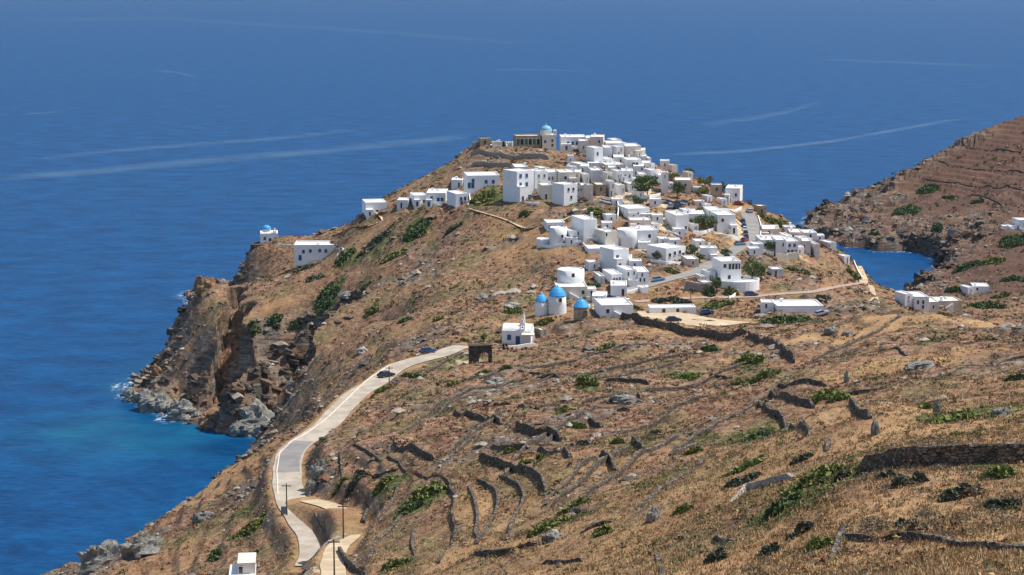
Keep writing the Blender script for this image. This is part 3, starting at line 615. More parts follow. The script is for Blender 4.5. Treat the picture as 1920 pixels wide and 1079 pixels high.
# church with pale blue dome
r, w_, d_, H = house(1013,1043,250,280,'white church with pale blue dome and slim belfry on the summit',tone='cream',win=[(0.72,0.62),(0.72,0.3),(0.2,0.55)],depth=9,name='domed_church',cat='church',group=None)
b = MB(); b.lathe([(2.35, H-0.6), (2.3, H+1.5), (2.5, H+1.55), (2.5, H+1.7)], 24, -w_/2+w_*0.36, 4.4); b.build('drum', TONE['cream'], r, True)
b = MB(); b.ball((-w_/2+w_*0.36, 4.4, H+1.7), 2.3, 2.3, 1.9, 24, 8, 0.0); b.build('dome', PBLUE, r, True)
b = MB(); b.tube((-w_/2+w_*0.36, 4.4, H+3.5), (-w_/2+w_*0.36, 4.4, H+4.6), 0.09); b.tube((-w_/2+w_*0.36-0.35, 4.4, H+4.2), (-w_/2+w_*0.36+0.35, 4.4, H+4.2), 0.08); b.build('cross', FRW, r)
b = MB(); x0 = w_/2-1.1
b.box(x0, x0+0.35, 0.2, 1.0, H-0.4, H+1.6); b.box(x0+0.95, x0+1.3, 0.2, 1.0, H-0.4, H+1.6); b.box(x0, x0+1.3, 0.2, 1.0, H+1.6, H+2.2, 0, 0.15); b.build('belfry', TONE['bright'], r)
H1 = [
 (1050,1099,254,281,'long white house with four blue shuttered windows right of the summit church',dict(win=[(0.28,0.5),(0.46,0.5),(0.63,0.5),(0.92,0.5)],depth=9,style='b',low=8,yaw=2)),
 (1098,1118,256,278,'narrow white house joined to the right of the four window summit house',dict(win=[(0.5,0.6)],depth=8)),
 (1106,1136,254,280,'peach tinted house stepping behind the long summit house',dict(tone='rose',win=[(0.7,0.6)],depth=8)),
 (1135,1171,266,284,'long low white roofed house on the skyline right of the peach house',dict(win=[(0.2,0.4)],depth=8,tone='bright')),
 (1101,1131,275,308,'tall white house with one arched dark window below the summit row',dict(win=[(0.37,0.62)],depth=7,tone='bright',style='t')),
 (1130,1147,274,302,'pale lilac shaded house front beside the arched window house',dict(win=[(0.6,0.25)],depth=7)),
 (1146,1170,273,300,'white house with three small dark windows under the skyline roof',dict(win=[(0.25,0.5),(0.6,0.75),(0.85,0.3)],depth=7)),
 (1167,1202,271,297,'cream house with double stepped roof near the right of the summit',dict(tone='cream',win=[(0.3,0.3)],depth=10)),
 (1201,1212,279,298,'slim white house stepping down right of the cream stepped house',dict(win=[],depth=6,tone='bright')),
 (1211,1221,295,315,'narrow white house on the skyline edge above the big tree',dict(win=[(0.5,0.6)],depth=6,tone='bright')),
 (1169,1203,297,322,'white house with two round dark windows side by side below the cream house',dict(win=[(0.45,0.6),(0.68,0.6)],depth=7,tone='bright',style='t')),
 (1203,1222,303,324,'white cube house with brown door under the skyline edge',dict(win=[(0.3,0.6)],doors=(0.7,),depth=6,style='t')),
 (1064,1076,291,309,'tiny white chapel like hut standing alone on the bare slope below the summit',dict(win=[(0.4,0.5)],depth=4,tone='bright')),
 (1070,1104,305,319,'long low white terrace house roof below the tiny lone hut',dict(win=[],doors=(0.2,),depth=7)),
 (1128,1170,306,322,'wide low house with straight dark edged roof in mid village',dict(tone='cream',win=[(0.3,0.4),(0.7,0.4)],depth=8)),
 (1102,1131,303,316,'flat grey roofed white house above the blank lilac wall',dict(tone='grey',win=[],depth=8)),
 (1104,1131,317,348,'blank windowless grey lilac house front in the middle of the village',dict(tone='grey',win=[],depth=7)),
 (1130,1148,321,360,'tall house with brown timber balcony openings next to the blank lilac front',dict(tone='cream',win=[(0.35,0.75),(0.35,0.45),(0.75,0.7)],depth=7,style='t')),
 (1147,1168,318,346,'white house with tall shaded doorway between balcony house and teal house',dict(win=[(0.3,0.6),(0.7,0.65)],doors=(0.45,),depth=7)),
 (1166,1188,318,346,'white house with teal green shutters near the middle right of the village',dict(win=[(0.3,0.6),(0.7,0.6)],style='g',depth=7)),
 (1187,1211,309,334,'white house with teal balcony glimpses under the twin round windows house',dict(win=[(0.25,0.4),(0.6,0.4),(0.8,0.75)],style='g',depth=7)),
 (1208,1236,317,341,'white house stepping down to the top of the big round tree',dict(win=[(0.7,0.6)],depth=7,tone='bright')),
 (1228,1252,326,350,'low white house behind the slim white tower by the big tree',dict(win=[(0.6,0.5)],depth=7,tone='bright')),
 (943,1001,318,379,'tall three storey white house with blue windows at the left end of the front row',dict(win=[(0.22,0.84),(0.58,0.84),(0.22,0.56),(0.58,0.56),(0.40,0.2)],doors=(0.75,),yaw=36,depth=9,style='b',tone='bright')),
 (984,1027,318,356,'grey sided white house second from the left in the front row',dict(win=[(0.3,0.72),(0.75,0.72),(0.3,0.35)],yaw=30,depth=8,style='g')),
 (1023,1044,320,347,'white house with projecting lilac bay and twin dark windows in the front row',dict(win=[(0.3,0.5),(0.62,0.5)],depth=8,style='B')),
 (1008,1038,345,375,'small low white house with one grey door below the front row',dict(tone='cream',win=[],doors=(0.35,),depth=6)),
 (1042,1080,320,350,'broad white house with single small window high up in the front row',dict(win=[(0.35,0.6),(0.8,0.25),(0.5,0.2)],depth=8,tone='cream')),
 (1036,1083,342,387,'white corner house with long grey side wall at the lower tip of the front row',dict(win=[(0.35,0.75),(0.7,0.75),(0.55,0.38)],yaw=34,depth=10,tone='bright')),
 (1076,1092,320,348,'narrow beige striped house in the front row right of centre',dict(tone='cream',win=[(0.5,0.7),(0.5,0.3)],depth=7)),
 (1089,1105,324,352,'white house with dark blue recess at its foot in the front row',dict(win=[(0.6,0.65),(0.5,0.3)],depth=7,style='B')),
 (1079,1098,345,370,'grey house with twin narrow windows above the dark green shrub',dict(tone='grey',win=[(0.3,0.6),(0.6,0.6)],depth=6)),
 (1096,1112,345,377,'narrow pinkish white house with small balcony at the right end of the front row',dict(tone='rose',win=[(0.4,0.7),(0.5,0.35)],depth=6)),
 (1136,1152,338,370,'lilac white tower house with tall dark door above the parked white cars',dict(win=[(0.7,0.7)],doors=(0.35,),depth=6,style='b')),
 (1112,1136,344,368,'brown stone house with rusty front left of the tall dark door house',dict(tone='stone',win=[(0.5,0.6)],depth=6,style='t')),
 (1150,1172,345,366,'low white house half hidden by the small dark tree',dict(win=[(0.7,0.5)],depth=6)),
 (1170,1192,342,362,'plain white house immediately left of the big round tree',dict(win=[(0.5,0.5)],depth=6,tone='bright')),
 (1253,1271,309,324,'small pale cube house alone on the green skyline',dict(tone='cream',win=[],depth=5)),
 (1265,1300,335,362,'pinkish white house right of the two dark trees',dict(win=[(0.65,0.6)],depth=7,tone='rose')),
 (1240,1253,322,364,'slim tall white tower house with round top right of the big tree',dict(win=[(0.5,0.8)],depth=4,tone='bright')),
 (1300,1316,350,364,'small grey walled house behind the green bushes on the right slope',dict(tone='grey',win=[(0.4,0.5)],depth=5)),
 (1334,1354,345,369,'reddish brown house half hidden in bushes near the right skyline',dict(tone='beige',win=[(0.5,0.6)],depth=5,style='t')),
 (1360,1399,350,379,'white flat roofed house at the right skyline above the road end',dict(win=[(0.73,0.5),(0.2,0.3)],depth=8,yaw=-12)),
 (1398,1410,372,380,'low white annex at the right foot of the skyline house',dict(win=[],doors=(),depth=4,tone='bright')),
 (1416,1437,385,404,'beige stone house with arched opening at the road end near the right cliff',dict(tone='stone',win=[],doors=(0.5,),depth=5,style='t')),
]
H2 = [
 (1160,1219,388,411,'wide white house with one dark window above the reddish terrace wall',dict(win=[(0.45,0.45),(0.9,0.4)],depth=8)),
 (1180,1221,410,431,'pinkish lower storey house under the wide one window house',dict(tone='rose',win=[(0.15,0.5),(0.4,0.5)],depth=6)),
 (1279,1324,397,412,'long white flat roof house above the dark garden in the middle right',dict(win=[(0.8,0.4)],depth=10,tone='bright')),
 (1252,1291,400,438,'white house with pale blue painted front left of the dark garden',dict(win=[(0.8,0.3)],doors=(),depth=9,yaw=12,tone='bright')),
 (1323,1354,391,416,'white house with small dark door behind the garden',dict(win=[(0.2,0.5)],depth=8)),
 (1335,1379,399,438,'tall white house with pale grey front right of the garden beside the parked cars',dict(win=[(0.3,0.7)],depth=9,tone='bright')),
 (1307,1334,381,394,'low white house with sloping shaded roof below the straw hillock',dict(win=[(0.6,0.4)],depth=7)),
 (1290,1310,418,436,'small white house behind the blue fronted one',dict(win=[(0.4,0.5)],doors=(0.7,),depth=6)),
 (1360,1384,428,440,'low pale annex beside the row of parked cars',dict(win=[(0.5,0.5)],depth=5)),
 (1073,1120,408,452,'tall blank white cube house with pointed chimney in the centre',dict(win=[],doors=(),depth=9,yaw=18,tone='bright',chim=((0.82,0.25,2.0),))),
 (1020,1060,415,431,'low white house with three square windows on the left edge of the centre group',dict(win=[(0.15,0.35),(0.45,0.35),(0.82,0.35)],depth=6,tone='bright')),
 (1058,1092,430,456,'small white house with shaded veranda between round tower and tall blank cube',dict(win=[(0.65,0.75)],doors=(0.35,0.6),depth=6)),
 (1117,1157,430,464,'broad white stepped house right of the tall blank cube',dict(tone='cream',win=[(0.1,0.8)],doors=(),depth=10)),
 (1184,1233,428,462,'white house with two dark framed windows centre right',dict(win=[(0.28,0.22),(0.62,0.62)],depth=9,style='w',tone='bright',chim=((0.3,0.5,1.0),))),
 (1095,1160,462,476,'long white terrace platform in front of the centre houses',dict(win=[],doors=(),depth=9,tone='bright')),
 (1126,1180,464,506,'two storey white house with blue shaded left side in the centre',dict(win=[(0.25,0.6),(0.2,0.2),(0.5,0.2)],depth=9,yaw=30,tone='bright',style='b')),
 (1216,1288,460,491,'white house with grey left wall and row of small windows right of centre',dict(win=[(0.2,0.45),(0.45,0.55),(0.7,0.6),(0.85,0.4)],depth=12,yaw=34,tone='bright')),
 (1314,1344,463,488,'white garden walls and shed below the straw triangle by the road bend',dict(win=[],doors=(0.7,),depth=5,tone='bright')),
 (1281,1311,483,502,'pinkish beige house left of the road with flat roof',dict(tone='rose',win=[(0.5,0.5)],depth=6)),
 (1115,1134,515,534,'small pale green tinted house left of three arched windows',dict(tone='grey',win=[],doors=(0.45,),depth=6)),
 (1132,1167,511,534,'white house with three tall narrow windows above the windmills',dict(win=[(0.25,0.45),(0.5,0.45),(0.78,0.5)],depth=7,tone='bright')),
 (1158,1194,502,534,'lilac shaded white house behind the village road lower bend',dict(win=[(0.2,0.7),(0.75,0.75)],depth=8)),
 (1190,1217,506,534,'white house with balcony slab facing the village road',dict(win=[(0.25,0.35),(0.6,0.35),(0.4,0.75)],depth=7,tone='bright')),
 (1145,1178,532,556,'white retaining house front below the lilac shaded house',dict(win=[],doors=(0.75,),depth=6,tone='bright')),
 (1318,1342,507,530,'white house with dark pergola left of the two storey villa',dict(win=[(0.5,0.4)],doors=(0.25,),depth=6)),
 (1443,1469,503,520,'small lone white house with violet door below the eucalyptus',dict(win=[],doors=(0.35,),depth=5,tone='grey')),
 (1429,1467,426,447,'white flat roofed house at the top of the right cluster',dict(win=[(0.4,0.6)],depth=8,tone='rose')),
 (1424,1457,446,470,'white house with pale green shaded front in the right cluster',dict(win=[(0.3,0.5)],depth=8)),
 (1409,1431,456,476,'low stepped white walls at the left foot of the right cluster',dict(win=[],doors=(),depth=5,tone='bright')),
 (1454,1474,446,482,'tall narrow white block in the centre of the right cluster',dict(win=[(0.7,0.7)],depth=8,tone='bright')),
 (1455,1497,449,481,'large grey white house with two rows of arches in the right cluster',dict(win=[(0.3,0.72),(0.55,0.72),(0.8,0.72),(0.3,0.3),(0.5,0.3),(0.7,0.3),(0.88,0.3)],depth=8,style='B',tone='white')),
 (1480,1507,433,452,'pinkish white house behind the arches house in the right cluster',dict(win=[(0.3,0.5)],depth=7,tone='rose')),
 (1506,1532,434,449,'small white house beside tree crowns at the back of the right cluster',dict(win=[(0.5,0.5)],depth=6,tone='bright')),
 (1495,1524,446,468,'pale house stepping behind the twin lilac houses',dict(win=[(0.6,0.5)],depth=6)),
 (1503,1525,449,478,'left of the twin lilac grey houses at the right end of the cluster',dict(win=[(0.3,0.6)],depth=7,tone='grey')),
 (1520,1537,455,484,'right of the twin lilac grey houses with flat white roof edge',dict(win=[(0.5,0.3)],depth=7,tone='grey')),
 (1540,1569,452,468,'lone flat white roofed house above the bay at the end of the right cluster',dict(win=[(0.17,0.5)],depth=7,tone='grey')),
 (1575,1594,479,495,'tiny white hut on the shoulder above the small bay',dict(win=[],doors=(0.6,),depth=4,tone='bright')),
 (1427,1454,565,585,'small white cube with one window touching the very long low building',dict(win=[(0.4,0.6)],depth=5,tone='bright')),
 (1453,1545,570,588,'very long low blank white building beside the car park',dict(win=[],doors=(),depth=7,tone='bright')),
 (1117,1188,568,596,'low white house with grey shaded front right of the windmills',dict(win=[(0.2,0.5)],depth=8,tone='bright',chim=((0.93,0.4,1.0),))),
 (1216,1306,575,588,'long low white shed with deep shaded porch above the car park',dict(win=[(0.3,0.4),(0.6,0.4)],doors=(),depth=5,tone='bright',low=3)),
 (675,725,377,404,'plain white house standing alone on the skyline left of the village',dict(win=[],doors=(0.55,),depth=8,tone='bright',Y=880)),
 (744,768,373,391,'small bluish white house left of the long house with six windows',dict(win=[],doors=(0.4,),depth=6)),
 (766,801,364,387,'white house with two dark doors joined to the left of the long house',dict(win=[(0.75,0.4)],doors=(0.4,),depth=7,tone='bright',style='b')),
 (799,838,358,387,'long white house with porch and three blue windows on the brown slope',dict(win=[(0.28,0.6),(0.62,0.5),(0.82,0.5)],depth=10,style='b')),
 (836,877,360,389,'white house with two blue doors forming the right half of the long house',dict(win=[(0.78,0.62),(0.45,0.6)],doors=(0.5,),depth=9,style='b',tone='bright')),
 (846,869,335,353,'low white wing with pointed left gable behind the long house',dict(win=[],doors=(0.7,),depth=6)),
 (868,937,326,354,'long two storey white house with five dark windows on the green tinged slope',dict(win=[(0.18,0.6),(0.58,0.5),(0.8,0.5)],doors=(0.06,0.17),depth=9,style='b',tone='bright',chim=((0.95,0.4,0.9),))),
 (550,632,456,489,'long white house on the promontory below the blue domed chapel',dict(win=[(0.22,0.56),(0.38,0.6),(0.6,0.62),(0.74,0.6)],doors=(0.14,),depth=8,style='b',tone='bright',par=0.5,low=2,chim=((0.55,0.4,0.9),))),
 (408,429,506,522,'small beige stone hut on the cliff edge below the promontory chapel',dict(tone='stone',win=[],doors=(0.3,),depth=4,style='t',low=2)),
 (1003,1026,617,633,'low grey stone shed right of the roadside chapel',dict(tone='stone',win=[],doors=(0.8,),depth=5)),
 (1684,1712,548,575,'tall white house at the head of the small bay',dict(win=[(0.5,0.7),(0.5,0.4)],depth=7,tone='bright')),
 (1708,1742,553,583,'white house with three scattered dark windows at the head of the bay',dict(win=[(0.25,0.6),(0.6,0.6),(0.6,0.25)],depth=7)),
 (1738,1760,563,586,'low pale house at the right end of the bay head group',dict(win=[(0.5,0.5)],depth=6,tone='cream')),
 (1752,1805,562,580,'long beige stone building right of the bay head houses',dict(tone='beige',win=[],doors=(),depth=6)),
 (1805,1826,537,553,'white house with dark doorway at the left of the pair across the bay',dict(win=[(0.6,0.5)],depth=6,tone='bright')),
 (1825,1859,535,551,'white house with flat roof at the right of the pair across the bay',dict(win=[(0.25,0.6)],depth=7,tone='white')),
 (1905,1935,411,431,'white house cut by the right picture edge on the far hillside',dict(win=[(0.4,0.5)],depth=7)),
 (1880,1908,423,431,'low white terrace beside the house at the far right edge',dict(win=[],doors=(),depth=5,tone='bright')),
]
H3 = [
 (1238,1256,300,318,'white cube on the skyline left of the pale cube house',dict(win=[(0.5,0.5)],depth=5,tone='bright')),
 (1252,1268,342,358,'small white house between the slim tower and the pinkish house',dict(win=[(0.5,0.5)],depth=5,tone='bright')),
 (1281,1300,322,336,'low white house among bushes under the pale cube house',dict(win=[(0.5,0.5)],depth=5,tone='cream')),
 (1318,1336,366,380,'small white house below the green skyline trees',dict(win=[(0.5,0.5)],depth=5,tone='bright')),
 (1346,1364,372,386,'low white house left below the white skyline house',dict(win=[(0.5,0.5)],depth=5)),
 (1186,1208,358,374,'white house under the left side of the large round tree',dict(win=[(0.5,0.5)],depth=5,tone='bright')),
 (1146,1168,372,386,'low white house above the two parked white cars',dict(win=[(0.4,0.5)],depth=5,tone='bright')),
 (1128,1148,416,432,'white cube between garden path house and pinkish lower storey',dict(win=[(0.5,0.5)],depth=5,tone='bright')),
 (1222,1244,402,418,'white cube right of the wide one window house',dict(win=[(0.5,0.5)],depth=5,tone='bright')),
 (1262,1284,428,444,'white cube below the blue fronted house',dict(win=[(0.5,0.4)],depth=5,tone='bright')),
 (1234,1256,470,486,'low white annex against the house with grey left wall',dict(win=[],depth=4,tone='bright')),
 (1470,1492,424,438,'topmost small white house at the back of the right cluster',dict(win=[(0.5,0.5)],depth=5,tone='bright')),
 (1215,1236,418,434,'small white cube on the pale lane left of the blue fronted house',dict(win=[(0.5,0.5)],depth=5,tone='bright')),
 (1234,1252,446,462,'small white cube below the pale lane',dict(win=[(0.4,0.5)],depth=5,tone='bright')),
 (1255,1276,448,464,'white cube above the house with grey left wall',dict(win=[(0.5,0.5)],depth=5,tone='bright')),
 (1300,1322,450,466,'low white cube right above the house with grey left wall',dict(win=[(0.5,0.5)],depth=5,tone='bright')),
 (1165,1188,482,500,'white cube right of the blue sided two storey house',dict(win=[(0.5,0.5)],depth=6,tone='bright')),
 (1180,1204,488,506,'small white house above the lilac shaded house',dict(win=[(0.4,0.5)],depth=5,tone='bright')),
 (1098,1122,490,508,'small white house left below the blue sided house',dict(win=[(0.6,0.5)],depth=5)),
 (1195,1216,538,550,'low white wall house at the inner side of the village road',dict(win=[],depth=4,tone='bright')),
 (1110,1142,552,568,'white house just right of the windmills',dict(win=[(0.3,0.5),(0.7,0.5)],depth=6,tone='bright')),
 (1060,1084,445,462,'white annex before the shaded veranda house',dict(win=[(0.4,0.5)],depth=4,tone='bright')),
 (1130,1156,402,420,'small white house beside the upper garden path',dict(win=[(0.5,0.5)],depth=5)),
 (1218,1240,372,388,'white house just below the large round tree',dict(win=[(0.5,0.5)],depth=5,tone='bright')),
 (1300,1322,376,390,'pale house left of the straw hillock',dict(win=[(0.5,0.5)],depth=5,tone='cream')),
 (1275,1296,392,406,'white cube right of the upper parking place',dict(win=[(0.6,0.5)],depth=5,tone='bright')),
 (1404,1424,464,480,'white cube at the road corner before the right cluster',dict(win=[(0.5,0.5)],depth=5,tone='bright')),
 (1488,1508,462,478,'white cube between arches house and twin lilac houses',dict(win=[(0.5,0.4)],depth=5,tone='bright')),
 (1528,1546,440,454,'small white cube on the bay side edge of the right cluster',dict(win=[(0.5,0.5)],depth=5,tone='bright')),
 (1310,1336,528,546,'beige garden store left of the villa',dict(win=[(0.6,0.5)],depth=5,tone='beige')),
 (1140,1165,258,270,'small white attic block on the skyline beside the peach house',dict(win=[],depth=6)),
 (1085,1102,262,286,'white house wedged between four window house and arched window house',dict(win=[(0.5,0.4)],depth=6,tone='cream')),
 (1128,1150,296,312,'white terrace house under the lilac shaded front',dict(win=[(0.5,0.5)],depth=7,tone='bright')),
 (1150,1172,292,310,'white house with a stair wall under the three small dark windows',dict(win=[(0.7,0.5)],depth=7,tone='bright')),
 (1175,1198,286,304,'cream lower block of the double stepped house',dict(win=[(0.7,0.5)],depth=7,tone='cream')),
 (1196,1214,291,308,'white block filling the step right of the cream stepped house',dict(win=[(0.4,0.5)],depth=6,tone='bright')),
 (1214,1228,305,325,'white skyline house just above the tower with round top',dict(win=[(0.5,0.5)],depth=6)),
 (1222,1243,320,336,'low white roof between big tree and skyline',dict(win=[],depth=6,tone='bright')),
 (1196,1212,325,344,'white house squeezed left above the big round tree',dict(win=[(0.5,0.6)],depth=6)),
 (1180,1197,332,350,'small white house between teal shuttered house and big tree',dict(win=[(0.6,0.5)],depth=6,tone='bright')),
 (1160,1178,328,346,'white cube under the shaded doorway house',dict(win=[(0.4,0.6)],depth=6,tone='bright')),
 (1140,1156,312,330,'cream cube above the tall balcony house',dict(tone='cream',win=[(0.5,0.5)],depth=6)),
 (1088,1106,309,326,'white cube left of the blank lilac front',dict(win=[(0.3,0.5)],depth=7,tone='bright')),
 (1062,1082,310,325,'low white cube above the broad single window house',dict(win=[],depth=7,tone='bright')),
 (1000,1030,312,326,'low cream roof behind the grey sided house',dict(tone='cream',win=[],depth=8)),
 (960,990,310,322,'long low cream roof behind the tall blue windowed house',dict(tone='cream',win=[],depth=9,chim=((0.9,0.5,1.2),))),
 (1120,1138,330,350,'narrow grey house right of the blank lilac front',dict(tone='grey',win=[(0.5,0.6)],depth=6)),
 (1062,1080,352,372,'white stair house between corner house and twin window house',dict(win=[(0.5,0.5)],depth=6,tone='bright')),
 (1172,1196,398,414,'small white block left in front of the wide one window house',dict(win=[(0.5,0.5)],depth=5,tone='bright')),
 (1140,1160,446,462,'white block between stepped house and wide round house',dict(win=[(0.5,0.5)],depth=6,tone='bright')),
 (1196,1222,452,468,'white block at the foot of the two dark windows house',dict(win=[],depth=6,tone='bright')),
 (1272,1292,408,424,'white cube above the blue fronted house',dict(win=[(0.4,0.5)],depth=6,tone='bright')),
 (1352,1372,408,424,'white cube behind the pale grey fronted house',dict(win=[(0.5,0.5)],depth=6,tone='bright')),
 (1466,1486,440,456,'white cube behind the arches house',dict(win=[(0.5,0.5)],depth=6,tone='bright')),
 (1100,1118,540,556,'small white shed right of the broad drum',dict(win=[(0.5,0.5)],depth=5)),
 (1176,1196,524,538,'low white block between lilac house and balcony house',dict(win=[],depth=5,tone='bright')),
 (1306,1322,516,530,'small white shed left of the pergola house',dict(win=[(0.5,0.5)],depth=5)),
 (1436,1452,458,474,'white cube before the pale green fronted house',dict(win=[(0.5,0.5)],depth=5,tone='bright')),
]
for a in H1+H2+H3:
    kw = dict(group='white cube houses of the village') if a in H1+H3 else dict(group='houses below and around the village')
    kw.update(a[5]); house(*a[:5], **kw)
# ---- round buildings and windmills
drum(1030,1064,428,460,'round white tower house with one window at the left of the centre group',win=[(25,0.5)],taper=0.97)
drum(1157,1204,432,464,'wide round white house with conical tiled courtyard roof in the centre',win=[],taper=0.98)
drum(1006,1034,449,462,'low round white terrace at the foot of the round tower house',win=[],taper=1.0,name='round_terrace',cat='terrace')
drum(1045,1097,508,548,'broad white drum of an old windmill with flat top behind the blue windmills',win=[(8,0.78)],taper=0.97,name='windmill_drum',cat='windmill stump',tone='white')
GW = 'windmills with blue cone roofs'
drum(1028,1063,556,591,'tallest windmill with light blue cone roof and small dark window',roofh=2.5,roofm=BLUE,win=[(18,0.78)],name='windmill',cat='windmill',group=GW,taper=0.9)
drum(1003,1028,566,588,'short white windmill with blue cone roof left of the tallest',roofh=1.9,roofm=BLUE,name='windmill',cat='windmill',group=GW,taper=0.95,Y=604)
drum(1076,1104,577,599,'dark stone windmill with blue cone roof right of the tallest',roofh=2.1,roofm=BLUE,name='windmill',cat='windmill',group=GW,tone='stone',taper=0.98,over=1.12,door=35)
house(1040,1102,535,560,'low white block around the foot of the broad windmill drum',tone='cream',win=[(0.85,0.5)],doors=(),depth=6,yaw=4,group='houses below and around the village')
# ---- villa with terrace
r, w_, d_, H = house(1341,1390,488,532,'two storey white villa with dark veranda and curved terrace right of the road',tone='bright',win=[(0.2,0.78),(0.42,0.25)],doors=(),depth=9,name='villa',cat='villa',group=None,yaw=10,chim=((0.75,0.3,1.0),))
b = MB(); b.box(-w_/2+0.35*w_, w_/2-0.03*w_, -0.06, 0.02, H*0.62, H*0.88); b.build('veranda', GLASS, r)
for fx in (0.36,0.52,0.68,0.84,0.96):
    b = MB(); b.box(-0.12, 0.12, -0.2, -0.05, H*0.6, H*0.88); o = b.build('post', FRW, r); o.location.x = -w_/2+fx*w_
b = MB(); b.lathe([(6.6, -4), (6.6, 1.0), (6.35, 1.0), (6.35, 0.3)], 30, 2.2, 1.0, cap=False); b.lathe([(6.34, 0.1), (6.34, 0.3)], 30, 2.2, 1.0); b.build('terrace', TONE['bright'], r)
# ---- chapels
def chapel(u0, u1, vt, vb, label, yaw, depth, dome=False, bell=0.85, Y=None, plinth=0):
    r, w_, d_, H = house(u0, u1, vt, vb, label, yaw=yaw, depth=depth, win=[(0.25,0.5)], doors=(0.55,), name='chapel', cat='chapel', tone='bright', group=None, Y=Y, style='b')
    b = MB(); n = 14; R_ = depth/2-0.25; k = 0
    for xx in (-w_/2+0.05, w_/2-0.05):
        for i in range(n+1): a = math.pi*i/n; b.v.append((xx, depth/2-R_*math.cos(a), H-0.4+R_*0.55*math.sin(a)))
    for i in range(n): b.face([i, n+1+i, n+2+i, i+1])
    b.face(list(range(n+1))); b.face([n+1+i for i in range(n, -1, -1)]); b.build('vault', ROOF, r, False)
    if dome:
        b = MB(); b.lathe([(1.9, H-0.3), (1.85, H+1.6), (1.95, H+1.65)], 20, -1.0, depth/2); b.build('drum', TONE['bright'], r, True)
        b = MB(); b.ball((-1.0, depth/2, H+1.6), 1.9, 1.9, 1.7, 20, 8, 0.0); b.build('dome', BLUE, r, True)
    x0 = -w_/2+bell*w_
    b = MB(); hb = 2.6 if not dome else 2.2
    b.box(x0-0.7, x0-0.35, 0.02, 0.6, H-0.5, H+hb*0.62); b.box(x0+0.35, x0+0.7, 0.02, 0.6, H-0.5, H+hb*0.62)
    b.box(x0-0.7, x0+0.7, 0.02, 0.6, H+hb*0.62, H+hb*0.8, 0, 0.05); b.box(x0-0.35, x0+0.35, 0.05, 0.55, H+hb*0.8, H+hb*1.1, 0, 0.12)
    b.build('belfry', TONE['bright'], r)
    b = MB(); b.lathe([(0.26, 0), (0.2, 0.25), (0.12, 0.42)], 10); o = b.build('bell', TIMB, r); o.location = (x0, 0.3, H+hb*0.25)
    return r, w_, H
r, w_, H = chapel(485,521,437,457,'white seaside chapel with small blue dome on the promontory tip',8,5.5,True,0.82,Y=962)
p, mpp = place(500, 458, 962)
b = MB(); b.box(-6.5, 5.5, -3.5, 6.5, -3, 0.9); o = b.build('terrace_platform', TONE['dark'])
o.location = (p[0], p[1], p[2]-0.8); o.name = 'chapel_terrace'; tag(o, 'dark stone platform under the blue domed promontory chapel', 'terrace')
r, w_, H = chapel(941,1002,618,647,'white roadside chapel with slim spire beside the main road',-8,6.5,False,0.70)
b = MB(); b.box(-0.45, 0.45, -0.4, 0.4, H-0.3, H+2.4, 0, 0.12); b.lathe([(0.34, H+2.4), (0.3, H+3.2), (0.05, H+4.6)], 10); o = b.build('spire', TONE['bright'], r); o.location = (w_*0.22, 2.0, 0)
b = MB(); b.box(-1.6, 1.6, -2.6, 0.0, H*0.78, H*0.86); b.tube((-1.5, -2.4, -1), (-1.5, -2.4, H*0.78), 0.14); b.tube((1.5, -2.4, -1), (1.5, -2.4, H*0.78), 0.14); o = b.build('porch', TONE['cream'], r); o.location = (w_*0.42, 0, 0)
# ---- dark stone arch beside the road
p, mpp = place(902, 681); W = 42*mpp; Hh = 31*mpp
r = empty('stone_arch', (p[0], p[1], p[2]), math.radians(10)); tag(r, 'dark stone arch standing beside the main road below the chapel', 'arch')
b = MB(); n = 12; ra = W*0.24; xs = []
for yy in (0, 2.2):
    k = len(b.v); b.v += [(-W/2, yy, -2.5), (-W/2, yy, Hh*0.95), (0, yy, Hh*1.04), (W/2, yy, Hh*0.93), (W/2, yy, -2.5), (ra+0.8, yy, -2.5)]
    for i in range(n+1): a = math.pi*i/n; b.v.append((0.8+ra*math.cos(a), yy, Hh*0.30+ra*1.05*math.sin(a)))
    b.v.append((0.8-ra, yy, -2.5))
m_ = len(b.v)//2
def fan(o_, flip):
    A = [o_+6+i for i in range(n+1)]; L = [(o_+4, o_+5, A[0], o_+3)]
    for i in range(n//2): L.append((o_+3, A[i], A[i+1]))
    L.append((o_+3, A[n//2], o_+2)); L.append((o_+2, A[n//2], o_+1))
    for i in range(n//2, n): L.append((o_+1, A[i], A[i+1]))
    L.append((o_+1, A[n], o_+7+n, o_+0))
    for f in L: b.face(list(f)[::-1] if flip else list(f))
fan(0, True); fan(m_, False)
for i in range(m_): k = (i+1) % m_; b.face([i, k, m_+k, m_+i])
b.build('arch_ring', TONE['dark'], r)
b = MB(); b.box(-W/2-0.15, W/2+0.15, -0.12, 2.32, Hh*1.0, Hh*1.0+0.35); o = b.build('coping', TONE['dark'], r)
